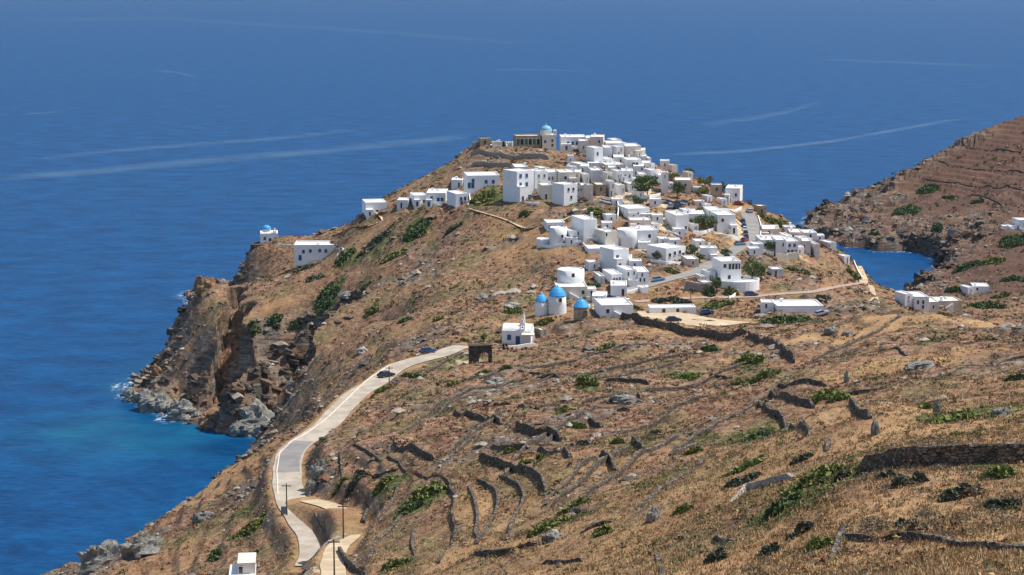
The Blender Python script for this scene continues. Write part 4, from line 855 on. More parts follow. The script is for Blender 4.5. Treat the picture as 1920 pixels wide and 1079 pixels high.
# ---- concrete house at the bottom edge
p, mpp = place(462, 1102); p[2] -= 0.2
r = empty('concrete_house', tuple(p), math.radians(6)); tag(r, 'unfinished two level white concrete house at the bottom left edge', 'house')
def px(a): return a*mpp
b = MB(); b.box(px(-16), px(16), 2.2, 7, -2, px(40)); b.box(px(-17), px(17), 2.0, 7.2, px(40), px(42.5)); b.build('upper_wall', TONE['cream'], r)
b = MB(); b.box(px(-33), px(16.5), -0.4, 7.1, px(17), px(20)); b.build('slab', TONE['bright'], r)
b = MB(); b.box(px(-33), px(16), 2.0, 6.9, -2, px(17)); b.build('lower_wall', TONE['grey'], r)
for x in (-32, -12, -9, 14.5):
    b = MB(); b.box(px(x-1.2), px(x+1.2), -0.3, 0.1, -2, px(17)); b.build('column', TONE['bright'], r)
opening(r, px(-11), px(22), px(9), px(13), 2.2, True, mats=STYLE['w'])
for x in (-22, 2, 9): opening(r, px(x), px(2), px(8), px(11), 2.0, True, mats=STYLE['w'])
b = MB(); b.box(px(-70), px(-33), 1, 5, -2, px(6)); b.build('annex', TONE['bright'], r)
# ---------------------------------------------------------------- roads, tracks and yards
def ribbon(name, pl, hw, mat, lift=0.06, dz=0.0):
    d = np.gradient(pl[:, :2], axis=0); d /= np.linalg.norm(d, axis=1)[:, None]+1e-9; nrm = np.c_[-d[:, 1], d[:, 0]]
    V = []; k = 5
    for j in range(k):
        o = (j/(k-1)*2-1)*hw*(1+0.04*np.sin(np.arange(len(pl))*1.3+j)); xy = pl[:, :2]+nrm*o[:, None]
        V.append(np.c_[xy, pl[:, 2]+lift])
    V = np.concatenate(V); n = len(pl); Fc = [(j*n+i, j*n+i+1, (j+1)*n+i+1, (j+1)*n+i) for j in range(k-1) for i in range(n-1)]
    o = mesh_obj(name, V, np.array([f[::-1] for f in Fc]), mat); kind(o, 'structure'); return o
def surf(name, a, b_, c):
    m, t, b = nodes(name); n = noise(t, 0.25, 4, 0.6); n2 = noise(t, 2.5, 3, 0.7)
    t.links.new(mixc(t, ramp(t, n, [(0.4, a), (0.6, b_)]), c, ramp(t, n2, [(0.5, (0,0,0)), (0.8, (1,1,1))])), b.inputs['Base Color'])
    b.inputs['Roughness'].default_value = 0.92; b.inputs['Specular IOR Level'].default_value = 0.15; return m
M_ROAD = surf('worn_concrete_road', (0.36,0.305,0.24), (0.48,0.415,0.33), (0.29,0.25,0.20)); M_ASPH = surf('faded_asphalt', (0.24,0.225,0.21), (0.31,0.29,0.265), (0.19,0.18,0.17))
M_DIRT = surf('sandy_track', (0.46,0.35,0.22), (0.60,0.48,0.32), (0.36,0.26,0.16)); M_PINK = surf('pinkish_lane', (0.36,0.26,0.21), (0.45,0.34,0.28), (0.30,0.22,0.17))
M_ASPH2 = surf('patched_asphalt', (0.22,0.205,0.195), (0.28,0.262,0.25), (0.19,0.175,0.165))
pm = R0['main'][0]; sw = [i for i in range(len(pm)) if pm[i, 1] > 0]
def near_i(u, v): c = hit(u, v); return int(np.argmin(np.hypot(pm[:, 0]-c[0], pm[:, 1]-c[1])))
i0, i1 = sorted((near_i(541, 886), near_i(575, 825)))
ribbon('main_road', pm, 2.7, M_ROAD); ribbon('road_patch', pm[i0:i1+1], 2.25, M_ASPH2, 0.075)
ribbon('sandy_track', R0['track'][0], 1.7, M_DIRT, 0.045); ribbon('village_road', R0['village'][0], 2.6, M_ASPH)
ribbon('dirt_lane', R0['lane'][0], 1.6, M_PINK, 0.05); ribbon('car_park_surface', R0['park'][0], 6.5, M_DIRT)
def drape(pxl, step=1.0):
    p = hits(pxl); out = []
    for i in range(len(p)-1):
        n = max(1, int(np.hypot(*(p[i+1]-p[i])[:2])/step))
        for j in range(n): out.append(p[i]+(p[i+1]-p[i])*j/n)
    out.append(p[-1]); out = np.array(out)
    for _ in range(2):
        if len(out) > 2: out[1:-1, :2] = (out[:-2, :2]+2*out[1:-1, :2]+out[2:, :2])/4
    out[:, 2] = h(out[:, 0], out[:, 1]); return out
for nm, pl in (('footpath', [(1003,428),(960,417),(915,403),(880,392)]), ('footpath', [(1045,418),(1075,402),(1100,392)]), ('footpath', [(606,452),(640,440),(690,428),(722,414),(706,399)]), ('footpath', [(1608,500),(1618,522),(1632,545),(1640,565),(1652,588)])):
    p = drape(pl, 2.0)
    for _ in range(6): p[1:-1, 2] = (p[:-2, 2]+2*p[1:-1, 2]+p[2:, 2])/4
    ribbon(nm, p, 0.6 if pl[0][0] != 1608 else 1.5, M_DIRT, 0.16)
# ---------------------------------------------------------------- walls
M_DRY = stone('dry_stone', [(0.085,0.07,0.058),(0.15,0.12,0.095),(0.27,0.225,0.175)], 2.4, (0.03,0.026,0.022))
M_DRYL = stone('pale_dry_stone', [(0.34,0.29,0.24),(0.46,0.40,0.33),(0.58,0.52,0.44)], 4.0, (0.12,0.10,0.08))
def wallobj(pxl, hh, th, label, mat=None, jag=0.09, step=0.5, cat='stone wall', name='dry_stone_wall', group='dry stone terrace walls', ends=True):
    hh = hh if pxl else hh*0.8
    if label in WPATH:
        q_ = WPATH[label]; L_ = np.r_[0, np.cumsum(np.hypot(*np.diff(q_[:, :2], axis=0).T))]; tt = np.arange(0, L_[-1], step)
        p = np.stack([np.interp(tt, L_, q_[:, i]) for i in range(3)], 1); p[:, 2] = h(p[:, 0], p[:, 1])
    else: p = drape(pxl, step)
    n = len(p); d = np.gradient(p[:, :2], axis=0); d /= np.linalg.norm(d, axis=1)[:, None]+1e-9; nr_ = np.c_[-d[:, 1], d[:, 0]]
    s_ = np.arange(n)*step; r = np.random.RandomState(abs(hash(label)) % 10000 if False else sum(map(ord, label)) % 9999)
    zl = np.minimum(h(p[:, 0]+nr_[:, 0]*0.9, p[:, 1]+nr_[:, 1]*0.9), h(p[:, 0]-nr_[:, 0]*0.9, p[:, 1]-nr_[:, 1]*0.9)); zl = np.minimum(zl, p[:, 2]) if hh < 1.2 else zl
    for _ in range(3): zl[1:-1] = (zl[:-2]+2*zl[1:-1]+zl[2:])/4
    prof = hh*(1+0.10*vn(s_/5, s_*0+hh*7, 3)*2)
    if ends: e = np.minimum(s_, s_[::-1]); prof = prof*(0.5+0.5*np.clip(e/1.0, 0, 1))
    rows = []
    for (o, z, j) in ((-th/2*1.25, -1.6, 0), (-th/2*1.12, 0.0, .4), (-th/2*1.05, .5, 1), (-th/2, .93, 1), (-th/2*.8, 1.0, 1), (th/2*.8, 1.0, 1), (th/2, .93, 1), (th/2*1.05, .5, 1), (th/2*1.12, 0.0, .4), (th/2*1.25, -1.6, 0)):
        oo = o+r.uniform(-1, 1, n)*jag*0.5*j; zz = zl+(prof*z if z >= 0 else z)+r.uniform(-1, 1, n)*jag*j*(0.7 if z > .8 else .3)
        rows.append(np.c_[p[:, :2]+nr_*oo[:, None]+d*(r.uniform(-1, 1, n)*jag*0.4*j)[:, None], zz])
    V = np.concatenate(rows); k = len(rows); Fc = [(j*n+i, j*n+i+1, (j+1)*n+i+1, (j+1)*n+i) for j in range(k-1) for i in range(n-1)]
    Fc += [tuple(j*n for j in range(k)), tuple(j*n+n-1 for j in range(k))[::-1]]
    o = mesh_obj(name, V, Fc, mat or M_DRY); tag(o, label, cat, group); return o
for l, hh, lb in WL_: wallobj(l, hh*0.58, 0.42, lb)
def contour(u, v, L, hh, label):       # old field walls that follow the slope
    c = hit(u, v)[:2]; pa = []
    for sg in (-1, 1):
        q_ = c.copy(); out = [q_.copy()]
        for k in range(int(L/2/1.5)):
            e = 22.0; gx_ = samp(GZ, q_[0]+e, q_[1])-samp(GZ, q_[0]-e, q_[1]); gy_ = samp(GZ, q_[0], q_[1]+e)-samp(GZ, q_[0], q_[1]-e)
            t_ = np.array([-gy_, gx_])*sg; t_ = t_/(np.hypot(*t_)+1e-6); wob = 0.22*vn(np.array([k/9.0+u]), np.array([v*1.0]), 5)[0]; t_ = np.array([t_[0]*math.cos(wob)-t_[1]*math.sin(wob), t_[0]*math.sin(wob)+t_[1]*math.cos(wob)]); q_ = q_+t_*1.5; out.append(q_.copy())
        pa = out[::-1][:-1]+pa if sg < 0 else pa+out
    p = np.array(pa); WPATH[label] = np.c_[p, h(p[:, 0], p[:, 1])]; wallobj(None, hh, 0.45, label)
for a in [(1080,785,30,0.98,'thin contour wall right of the tall middle wall'),(985,842,25,1.04,'contour wall directly below the tall middle wall'),(1110,885,30,1.04,'contour wall right of the big curved terrace wall'),(1240,790,32,0.98,'contour wall under the grey rocky patch'),(1340,800,30,0.98,'contour wall left of the descending dark wall'),(735,945,22,1.04,'contour wall in the reddish plot left of the terraces'),(880,815,27,0.91,'contour wall between the two left dark walls'),(830,770,30,0.91,'contour wall above the long left dark wall'),(1200,700,35,0.91,'contour wall between round shrubs below the windmills'),(1270,900,25,0.91,'contour wall in the ochre slope above the foreground'),(1070,900,22,0.91,'contour wall right of the gully head'),(640,870,20,1.04,'contour wall right of the road bend'),(1400,770,27,0.91,'contour wall beside the dark descending wall'),(860,745,50,0.91,'faint contour wall under the dark arch'),(930,780,45,0.98,'thin contour wall left of the tall middle wall'),(1120,700,62,0.91,'long faint contour wall below the olive shrub row'),(1290,730,55,0.98,'contour wall in the reddish slope right of centre'),(1180,880,37,1.04,'contour wall in the orange slope at centre right'),(730,1000,30,1.04,'lower contour wall in the reddish plot'),(820,690,50,0.78,'faint wall just right of the main road top'),(1010,690,62,0.78,'faint wall below the roadside chapel'),
 (1820,280,70,1.3,'upper terrace line on the far right hillside'),(1850,320,90,1.3,'second terrace line on the far right hillside'),(1830,350,90,1.3,'third terrace line on the far right hillside'),(1860,375,60,1.2,'lowest terrace line on the far right hillside'),
 (1560,660,75,0.78,'faint line in the brown field near the retaining wall'),]: contour(*a)
wallobj([(1373,944),(1401,916),(1439,907),(1489,898)],0.9,0.6,'pale stone line rising beside the green strip', M_DRYL)
wallobj([(1342,1008),(1370,1020),(1390,1013)],0.8,0.6,'dark little ruin wall at the bottom right centre')
wallobj([(883,294),(950,297),(1030,299)],2.0,0.6,'pale straight terrace wall under the summit', M_DRYL, 0.05)
wallobj([(885,312),(925,314),(958,312)],2.0,0.6,'lower pale terrace wall under the summit', M_DRYL, 0.06)
wallobj([(1455,490),(1478,489),(1497,485)],2.6,0.7,'beige retaining wall under the right cluster', M_DRYL, 0.05)
wallobj([(1283,544),(1310,546),(1336,546)],3.0,0.7,'beige retaining wall left of the villa', M_DRYL, 0.05)
wallobj([(945,655),(980,652),(1008,649)],0.9,0.4,'low beige parapet in front of the roadside chapel', TONE['cream'], 0.03)
wallobj([(560,1058),(590,1043),(622,1020),(652,1004)],0.7,0.5,'grassy stone kerb between the road end and sandy bank', M_DRYL, 0.08)
wallobj([(868,646),(830,651),(785,664),(735,683),(690,713),(650,751),(610,789),(580,811),(545,831),(524,852),(519,885),(521,930)],0.3,0.2,'thin white parapet along the seaward edge of the main road', TONE['cream'], 0.05, 1.0, 'parapet', 'road_parapet', None, False)
wallobj([(1421,405),(1428,430),(1424,452)],0.8,0.35,'pale parapet along the outer edge of the village road', TONE['bright'], 0.02, 1.0, 'parapet', 'road_parapet', None)
for l, hh, lb in [([(1008,464),(1035,466),(1062,462),(1090,456)],1.3,'curved white wall under the round tower house'),
 ([(1093,463),(1115,470),(1128,476)],1.2,'white wall stepping down from the tall blank cube'),
 ([(1300,440),(1320,440),(1342,431)],1.3,'white wall under the dark garden'),
 ([(1338,442),(1365,445),(1384,449)],1.0,'white wall under the pale grey fronted house'),
 ([(1366,560),(1385,545),(1412,535)],0.9,'white kerb wall sweeping down from the villa'),
 ([(1600,493),(1608,510),(1616,527)],1.6,'pale wall along the steps above the bay'),
 ([(1150,556),(1185,550),(1215,541)],1.0,'white wall beside the village road lower bend'),
 ([(1220,492),(1250,497),(1289,490)],1.2,'white wall under the grey sided house'),
 ([(1100,452),(1125,452),(1155,455)],1.2,'white wall of the stepped courtyard'),
 ([(1205,430),(1222,440),(1243,462)],1.2,'white stepped wall right of the two dark windows house'),
 ([(1155,378),(1160,395),(1158,412)],1.6,'white upright wall left of the wide one window house'),
 ([(1190,375),(1215,372),(1238,368)],1.2,'white wall under the big round tree'),
 ([(985,382),(1000,385),(1012,383)],1.0,'white step wall at the foot of the tall blue windowed house'),
 ([(628,468),(645,470),(632,482)],1.0,'white curved yard wall right of the promontory house'),
 ([(520,458),(545,460),(560,461)],0.7,'low white wall joining chapel and promontory house'),
 ([(1345,396),(1370,396),(1390,392)],1.0,'white wall below the straw hillock at the road end'),
 ([(877,386),(882,378),(880,366)],1.0,'white wall at the right end of the long house'),
 ([(1100,563),(1118,566),(1135,562)],1.2,'white wall right of the broad windmill drum'),
 ([(1275,447),(1262,440),(1252,437)],1.0,'white wall left of the blue fronted house')]:
    wallobj(l, hh, 0.35, lb, TONE['bright'], 0.02, 1.0, 'garden wall', 'garden_wall', 'white garden walls', False)
# ---------------------------------------------------------------- plants
def leafmat(name, a, b_, c):
    m, t, b = nodes(name); n = noise(t, 0.9, 2, 0.6); n2 = noise(t, 6.0, 2, 0.6)
    t.links.new(mixc(t, ramp(t, n, [(0.38, a), (0.62, b_)]), c, ramp(t, n2, [(0.5, (0,0,0)), (0.7, (1,1,1))])), b.inputs['Base Color'])
    b.inputs['Roughness'].default_value = 0.8; b.inputs['Specular IOR Level'].default_value = 0.2; return m
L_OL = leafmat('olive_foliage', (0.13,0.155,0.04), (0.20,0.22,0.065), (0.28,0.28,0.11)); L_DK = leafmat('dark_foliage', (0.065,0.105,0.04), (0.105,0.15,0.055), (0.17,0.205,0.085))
L_BR = leafmat('fresh_foliage', (0.13,0.17,0.04), (0.19,0.23,0.06), (0.27,0.29,0.10)); L_GY = leafmat('grey_foliage', (0.07,0.085,0.055), (0.12,0.13,0.085), (0.18,0.18,0.12)); BARK = flat('bark', (0.12,0.09,0.065), 0.9)
def leaves(n, rx, ry, rz, size, seed, clumps=14, floor=0.0, shell=0.55):
    r = np.random.RandomState(seed); cc = r.normal(size=(clumps, 3)); cc /= np.linalg.norm(cc, axis=1)[:, None]; cc[:, 2] = np.abs(cc[:, 2])*0.9-0.15 if floor == 0 else cc[:, 2]
    cc *= r.uniform(shell, 0.85, (clumps, 1)); ck = r.randint(0, clumps, n); off = r.normal(size=(n, 3)); off *= (r.uniform(0.6, 1, n)/np.linalg.norm(off, axis=1)*r.uniform(0.22, 0.42, clumps)[ck])[:, None]
    p = (cc[ck]+off)*[rx, ry, rz]
    if floor == 0: p[:, 2] = np.abs(p[:, 2])
    a = r.normal(size=(n, 3)); a /= np.linalg.norm(a, axis=1)[:, None]; b = np.cross(a, r.normal(size=(n, 3))); b /= np.linalg.norm(b, axis=1)[:, None]
    s_ = size*r.uniform(0.6, 1.3, (n, 1)); V = np.stack([p-a*s_, p+b*s_*0.6, p+a*s_, p-b*s_*0.6], 1).reshape(-1, 3)
    return V, np.arange(4*n).reshape(n, 4)
def bush(u, v, wp, hp, label, mat, group='green shrubs on the dry slopes', name='shrub', cat='shrub', tall=0.55):
    p = hit(u, v+hp*0.35); mpp = (p[1]/ray(u, v)[1])/F; rx = wp*mpp/2; dep = (CAMZ-p[2])/p[1]; hz = min(max(1.0, hp*mpp*0.7), 2.8, rx*1.2)
    ry = max(rx*0.45, min((hp*mpp-hz)/(dep+0.12)/2, rx*2.2)); c = hit(u, v+hp*0.1)
    rx *= 1.12; ry *= 1.15; n = int(np.clip(rx*ry*110, 900, 7000)); sz = 0.18+0.035*math.sqrt(rx*ry)+p[1]*0.0003
    V, Fc = leaves(n, rx, ry, hz, sz, int(u*7+v), clumps=max(10, int(rx*ry*0.9))); V = V+[c[0], c[1], 0]
    cz = h(V[::4, 0], V[::4, 1]); V[:, 2] += np.repeat(cz, 4)-0.1-c[2]; V -= [c[0], c[1], 0]
    o = mesh_obj(name, V, Fc, mat); o.location = tuple(c); tag(o, label, cat, group)
for a in [(1410,678,60,36,'upper of the two big olive shrubs below the car park wall',L_OL),(1430,710,62,40,'lower of the two big olive shrubs below the car park wall',L_OL),(1548,748,95,30,'long green shrub strip on the right middle slope',L_BR),(1470,603,84,36,'big dark green shrub mass right of the car park',L_DK),
 (1418,822,84,34,'dark shrub strip beside the descending wall on the right',L_DK),(1098,718,44,38,'upright bright shrub left of the broken wall',L_OL),(1135,656,44,28,'round shrub on the slope right below the chapel',L_OL),(1328,657,46,22,'round green shrub left of the twin shrubs',L_DK),(790,930,100,46,'largest green shrub mass beside the straw terraces',L_OL),(765,958,60,26,'lower fringe of the largest green shrub mass',L_DK),(715,915,44,34,'olive shrub left of the largest shrub mass',L_OL),(668,895,50,24,'olive shrub above the upright wall by the track',L_GY),
 (1040,985,80,28,'green shrub at the lower end of the green gully',L_OL),(1075,950,60,18,'green strip in the middle of the green gully',L_BR),(1010,1000,40,22,'yellow green shrub at the foot of the gully',L_OL),(460,997,86,24,'wide green shrub left of the main road end',L_OL),(405,1040,30,36,'dark shrub beside the concrete house',L_DK),(478,1035,14,44,'dark slim shrub between concrete house and road',L_DK),(781,433,46,28,'round dark shrub on the upper brown slope',L_DK),(613,555,46,32,'largest dark shrub on the promontory slope',L_DK),(519,601,32,22,'left of three dark shrubs above the cliff',L_DK),(475,615,28,22,'middle lower of three dark shrubs above the cliff',L_DK),(554,613,26,18,'right of three dark shrubs above the cliff',L_DK),(697,585,30,20,'green shrub right of the three cliff shrubs',L_OL),(760,601,28,16,'dark shrub in the middle of the promontory slope',L_DK),(648,480,40,26,'dark shrub right of the long promontory house',L_DK),(700,460,60,16,'flat olive shrubs above the promontory slope',L_GY),(590,523,40,14,'small olive shrubs left of the largest promontory shrub',L_GY),(680,545,30,14,'olive shrub right of the largest promontory shrub',L_GY),
 (982,404,22,14,'small dark shrub under the front row houses',L_DK),(905,372,44,22,'yellow green shrub patch under the five window house',L_OL),(1120,398,40,20,'olive shrub patch beside the upper footpath',L_OL),(1060,768,26,26,'bright narrow shrub in the middle slope',L_BR),(1085,798,36,14,'bright low shrub above the slanting wall',L_BR),(1280,706,64,12,'flat green strip left of the short dark wall',L_BR),(600,880,34,18,'bright shrub right of the main road bend',L_BR),(770,706,44,16,'green verge shrub below the parked dark car',L_OL),(715,732,36,10,'green verge shrub beside the middle of the road',L_OL),(1510,905,120,44,'large green shrub mass at the lower right',L_OL),(1470,950,70,34,'left lower part of the large lower right shrubs',L_DK),(1535,1025,54,36,'bright green shrub beside the tumbled wall',L_BR),(1870,895,80,30,'green shrub under the big near wall at the right edge',L_BR),(1800,785,110,22,'yellow green shrub strip above the big near wall',L_BR),(1738,764,30,26,'round green shrub right of the field wall',L_OL),(1905,710,36,22,'dark shrub at the right edge below the diagonal wall',L_DK),(1395,880,80,14,'thin green strip in the right foreground',L_OL),(1300,850,34,10,'green plants under the rising dark wall',L_OL),
 (745,1058,54,22,'green shrub at the bottom edge left of the terraces',L_OL),(1390,905,70,16,'pale olive shrub beside the pale stone line',L_GY),(1580,895,30,20,'grey bush right of the large lower right shrubs',L_GY),(1660,895,34,14,'small grey bush in the straw field',L_GY),(1500,865,40,14,'grey violet bush in the right foreground',L_GY),(1700,905,70,24,'grey brown bushes under the big near wall',L_GY),(1790,930,90,30,'grey bushes at the right foreground',L_GY),(1880,950,60,36,'grey bush at the right edge',L_GY),(1700,985,40,10,'small grey bush above the nearest wall',L_GY),(1500,1000,40,24,'grey bush left of the bright lower shrub',L_GY),(1020,858,30,12,'bright moss green shrub under the mossy wall',L_BR),(955,848,26,12,'olive shrub in front of the broken wall',L_OL),(1260,510,30,12,'shrub below the road by the beige house',L_OL),(1330,550,24,26,'dark shrub left below the villa',L_DK),(1370,550,30,18,'shrub under the villa terrace',L_OL),(1450,420,60,20,'olive shrubs on the cliff right of the village road',L_OL),(1490,428,40,16,'green shrubs behind the right cluster',L_DK),(1185,577,30,14,'dark shrub right of the low white windmill side house',L_DK),(1105,538,40,12,'dark garden shrubs right of the broad drum',L_DK),(960,585,40,20,'olive shrub left of the windmills',L_OL),(1020,605,50,14,'olive shrub below the windmills',L_OL),(1260,565,70,14,'shrubs between the two lower roads',L_GY),(1340,575,70,14,'shrubs behind the car park',L_OL),(1600,515,30,10,'yellow bush above the steps',L_BR),(1500,510,50,14,'olive shrubs under the right cluster',L_OL),(1540,560,50,12,'shrubs under the dirt lane',L_GY),(1850,575,70,18,'dark shrubs in the bay valley',L_DK),(1900,455,50,26,'dark green shrubs on the far hillside edge',L_DK),(1832,380,24,12,'dark shrub on the far hillside',L_DK),(1740,355,36,18,'dark shrub patch high on the far hillside',L_DK),(1700,392,44,26,'dark scrub in place of rock shadow above the bay cliff',L_DK),(1780,372,30,12,'small dark scrub in place of rock shadow on the far hillside middle',L_DK),(1640,440,30,12,'dark scrub in place of rock shadow on the bay cliff left',L_DK),(1812,500,46,18,'dark scrub in place of rock shadow right of the small bay',L_DK),(1862,490,50,16,'dark scrub in place of rock shadow in the valley right of the bay',L_OL),(1790,545,50,16,'dark scrub in place of rock shadow before the pair across the bay',L_DK),(1900,525,44,18,'dark scrub in place of rock shadow at the right edge of the valley',L_DK),(1830,425,30,12,'olive scrub in place of rock shadow on the far slope',L_GY),(1755,425,24,20,'dark scrub in place of rock shadow in the far cliff cleft',L_DK),(1880,555,40,14,'dark scrub in place of rock shadow right of the pair across the bay',L_OL),(905,700,34,12,'low olive shrub between the arch and the bowed wall',L_OL),(985,870,36,12,'olive shrub above the big curved terrace wall',L_OL),(1160,830,34,14,'low olive shrub beside the slanting walls',L_OL),(1225,815,28,12,'small olive shrub in the ochre middle slope',L_GY),(1385,720,34,16,'olive shrub right of the short dark wall',L_OL),(640,905,30,16,'olive shrub right below the road bend',L_OL),(850,720,26,12,'olive shrub on the slope below the arch',L_OL),(1340,1050,50,16,'grey olive shrub at the bottom edge centre right',L_GY),(1440,1040,46,18,'grey shrub at the bottom edge left of the bright shrub',L_GY),(1130,1000,40,14,'olive shrub right of the grey gully boulder',L_OL),(1280,960,36,14,'olive shrub left of the pale stone line',L_OL),(950,690,24,10,'small olive shrub right below the arch',L_OL),(870,640,20,8,'olive shrub at the top end of the main road',L_OL),(570,505,44,14,'olive shrubs below the long promontory house',L_GY),(740,480,50,14,'olive shrub on the upper promontory slope',L_OL),(850,430,40,12,'olive shrub under the footpath',L_GY),(820,600,28,12,'olive shrub on the slope above the main road',L_OL),(1770,590,50,10,'shrub line on the crest of the brown field',L_OL)]:  # scrub clumps around the bay are added to stand in for rock shadows
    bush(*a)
def tree(u, vb, wp, hp, label, mat, trunk=0.28):
    p = hit(u, vb); mpp = (p[1]/ray(u, vb)[1])/F; R_ = wp*mpp/2; H = hp*mpp; r = empty('tree', (p[0], p[1], p[2])); tag(r, label, 'tree', 'trees in the village')
    b = MB(); th = H*trunk; b.lathe([(0.28, -1), (0.2, 0), (0.15, th)], 8)
    rr = random.Random(int(u)); 
    for k in range(5): a = k*1.26+rr.random(); b.tube((0, 0, th*0.8), (math.cos(a)*R_*0.5, math.sin(a)*R_*0.5, th+(H-th)*0.45), 0.07, 5)
    b.build('trunk', BARK, r)
    V, Fc = leaves(int(np.clip(R_*H*70, 700, 4500)), R_, R_*0.9, (H-th*0.7)/2, 0.2+0.02*R_, int(u*3+vb), clumps=20, floor=1, shell=0.45); V[:, 2] += th*0.7+(H-th*0.7)/2
    mesh_obj('crown', V, Fc, mat, r)
for a in [(1214,370,58,42,'large round dark tree in the middle of the village',L_DK),(1270,372,34,34,'dark tree left of the pinkish white house',L_DK),(1196,389,30,24,'dark tree below the large round tree',L_DK),(1163,357,22,16,'small dark tree left of the large round tree',L_DK),(1322,352,34,24,'green tree on the right skyline slope',L_OL),(1318,368,22,18,'yellow green tree below the skyline slope tree',L_BR),(1353,367,22,26,'dark tree left of the white skyline house',L_DK),(1325,432,46,30,'dark garden tree between white walls',L_DK),(1300,424,40,16,'flat dark tree over the white roof',L_DK),(1410,532,34,52,'tall eucalyptus right of the villa',L_DK),(1427,528,24,34,'lower dark tree beside the tall eucalyptus',L_DK),(1444,478,22,28,'dark tree in front of the arches house',L_DK),(1361,488,26,22,'round tree left of the road bend',L_DK),(1296,485,30,28,'dark tree right of the grey sided house',L_DK),(1312,492,22,16,'small dark tree behind the pinkish roof',L_DK),(1344,548,22,30,'dark tree at the left foot of the villa',L_DK),(1085,368,20,24,'dark shrubby tree behind the corner house',L_DK),(1233,490,24,20,'bluish tree before the grey left wall',L_GY),(907,640,14,14,'bright green tree above the dark arch',L_BR),(1400,372,18,18,'dark tree right of the red brown house',L_DK),(1382,372,20,14,'dark tree before the white skyline house',L_DK),(1465,425,30,16,'green tree behind the right cluster roofs',L_OL),(1108,400,14,12,'small green tree at the top of the upper footpath',L_BR),(1310,400,20,12,'olive tree right of the straw hillock',L_OL),(1260,338,30,16,'olive tree on the skyline by the pale cube',L_OL),(1290,328,30,14,'low dark tree on the green skyline',L_DK)]:
    tree(*a)
# ---------------------------------------------------------------- cars, poles
PAINT = {k: flat('car_paint_'+k, c, 0.25, 0.0, 0.6) for k, c in dict(blue=(0.03,0.06,0.18), dark=(0.03,0.03,0.04), white=(0.8,0.8,0.8), silver=(0.4,0.42,0.45), red=(0.35,0.03,0.03), light=(0.12,0.25,0.4)).items()}
TYRE = flat('tyre_rubber', (0.02,0.02,0.02), 0.9); RIM = flat('wheel_rim', (0.45,0.45,0.46), 0.4, 0.6); LAMP = flat('headlamp_glass', (0.6,0.6,0.55), 0.2)
def make_car(col):
    r = empty('parked_car', (0, 0, 0)); b = MB()
    sec = [(-2.05, .38, .80), (-1.95, .28, .92), (-1.3, .25, .98), (-0.9, .25, 1.0), (0.9, .25, .97), (1.5, .25, .86), (1.95, .28, .74), (2.08, .38, .60)]
    for x, z0, z1 in sec:
        for y, z in ((-.80, z0), (-.86, (z0+z1)/2), (-.78, z1), (.78, z1), (.86, (z0+z1)/2), (.80, z0)): b.v.append((x, y, z))
    for i in range(len(sec)-1):
        for j in range(6): k = (j+1) % 6; b.face([i*6+j, i*6+k, (i+1)*6+k, (i+1)*6+j])
    b.face([5,4,3,2,1,0]); b.face([(len(sec)-1)*6+j for j in range(6)])
    b.box(-1.25, 0.35, -.60, .60, 1.40, 1.46); b.build('body', PAINT[col], r)
    g = MB(); k = 0
    for x, y, z in ((-1.75,-.74,.95),(0.95,-.74,.95),(0.95,.74,.95),(-1.75,.74,.95),(-1.3,-.62,1.42),(0.4,-.62,1.42),(0.4,.62,1.42),(-1.3,.62,1.42)): g.v.append((x, y, z))
    for f in ((4,5,6,7),(0,1,5,4),(1,2,6,5),(2,3,7,6),(3,0,4,7)): g.face(list(f))
    g.build('window', GLASS, r)
    for sx in (-1.3, 1.3):
        for sy in (-.80, .80):
            w_ = MB(); w_.tube((sx, sy-.1, .31), (sx, sy+.1, .31), .31, 14); o = w_.build('wheel', TYRE, r); q_ = MB(); q_.tube((sx, sy-.115, .31), (sx, sy+.115, .31), .17, 10); q_.build('rim', RIM, o)
    for sy in (-.6, .6):
        l = MB(); l.box(1.98, 2.09, sy-.15, sy+.15, .56, .70); l.build('headlight', LAMP, r)
    return r
def copy_tree(o, par=None):
    c = o.copy(); C.objects.link(c); c.parent = par
    for ch in o.children: copy_tree(ch, c)
    return c
PROTO = {}
def car(u, v, ang, col, label, group='cars parked in and around the village'):
    if col in PROTO: r = copy_tree(PROTO[col])
    else: r = PROTO[col] = make_car(col)
    p = hit(u, v); a = math.radians(ang); r.location = (p[0], p[1], p[2]+0.1); r.rotation_euler = (0, 0, a)
    dx = (h(np.array([p[0]+math.cos(a)*1.3]), np.array([p[1]+math.sin(a)*1.3]))-h(np.array([p[0]-math.cos(a)*1.3]), np.array([p[1]-math.sin(a)*1.3])))[0]/2.6
    r.rotation_euler = (0, -math.atan(max(-.25, min(.25, dx))), a); tag(r, label, 'car', group)
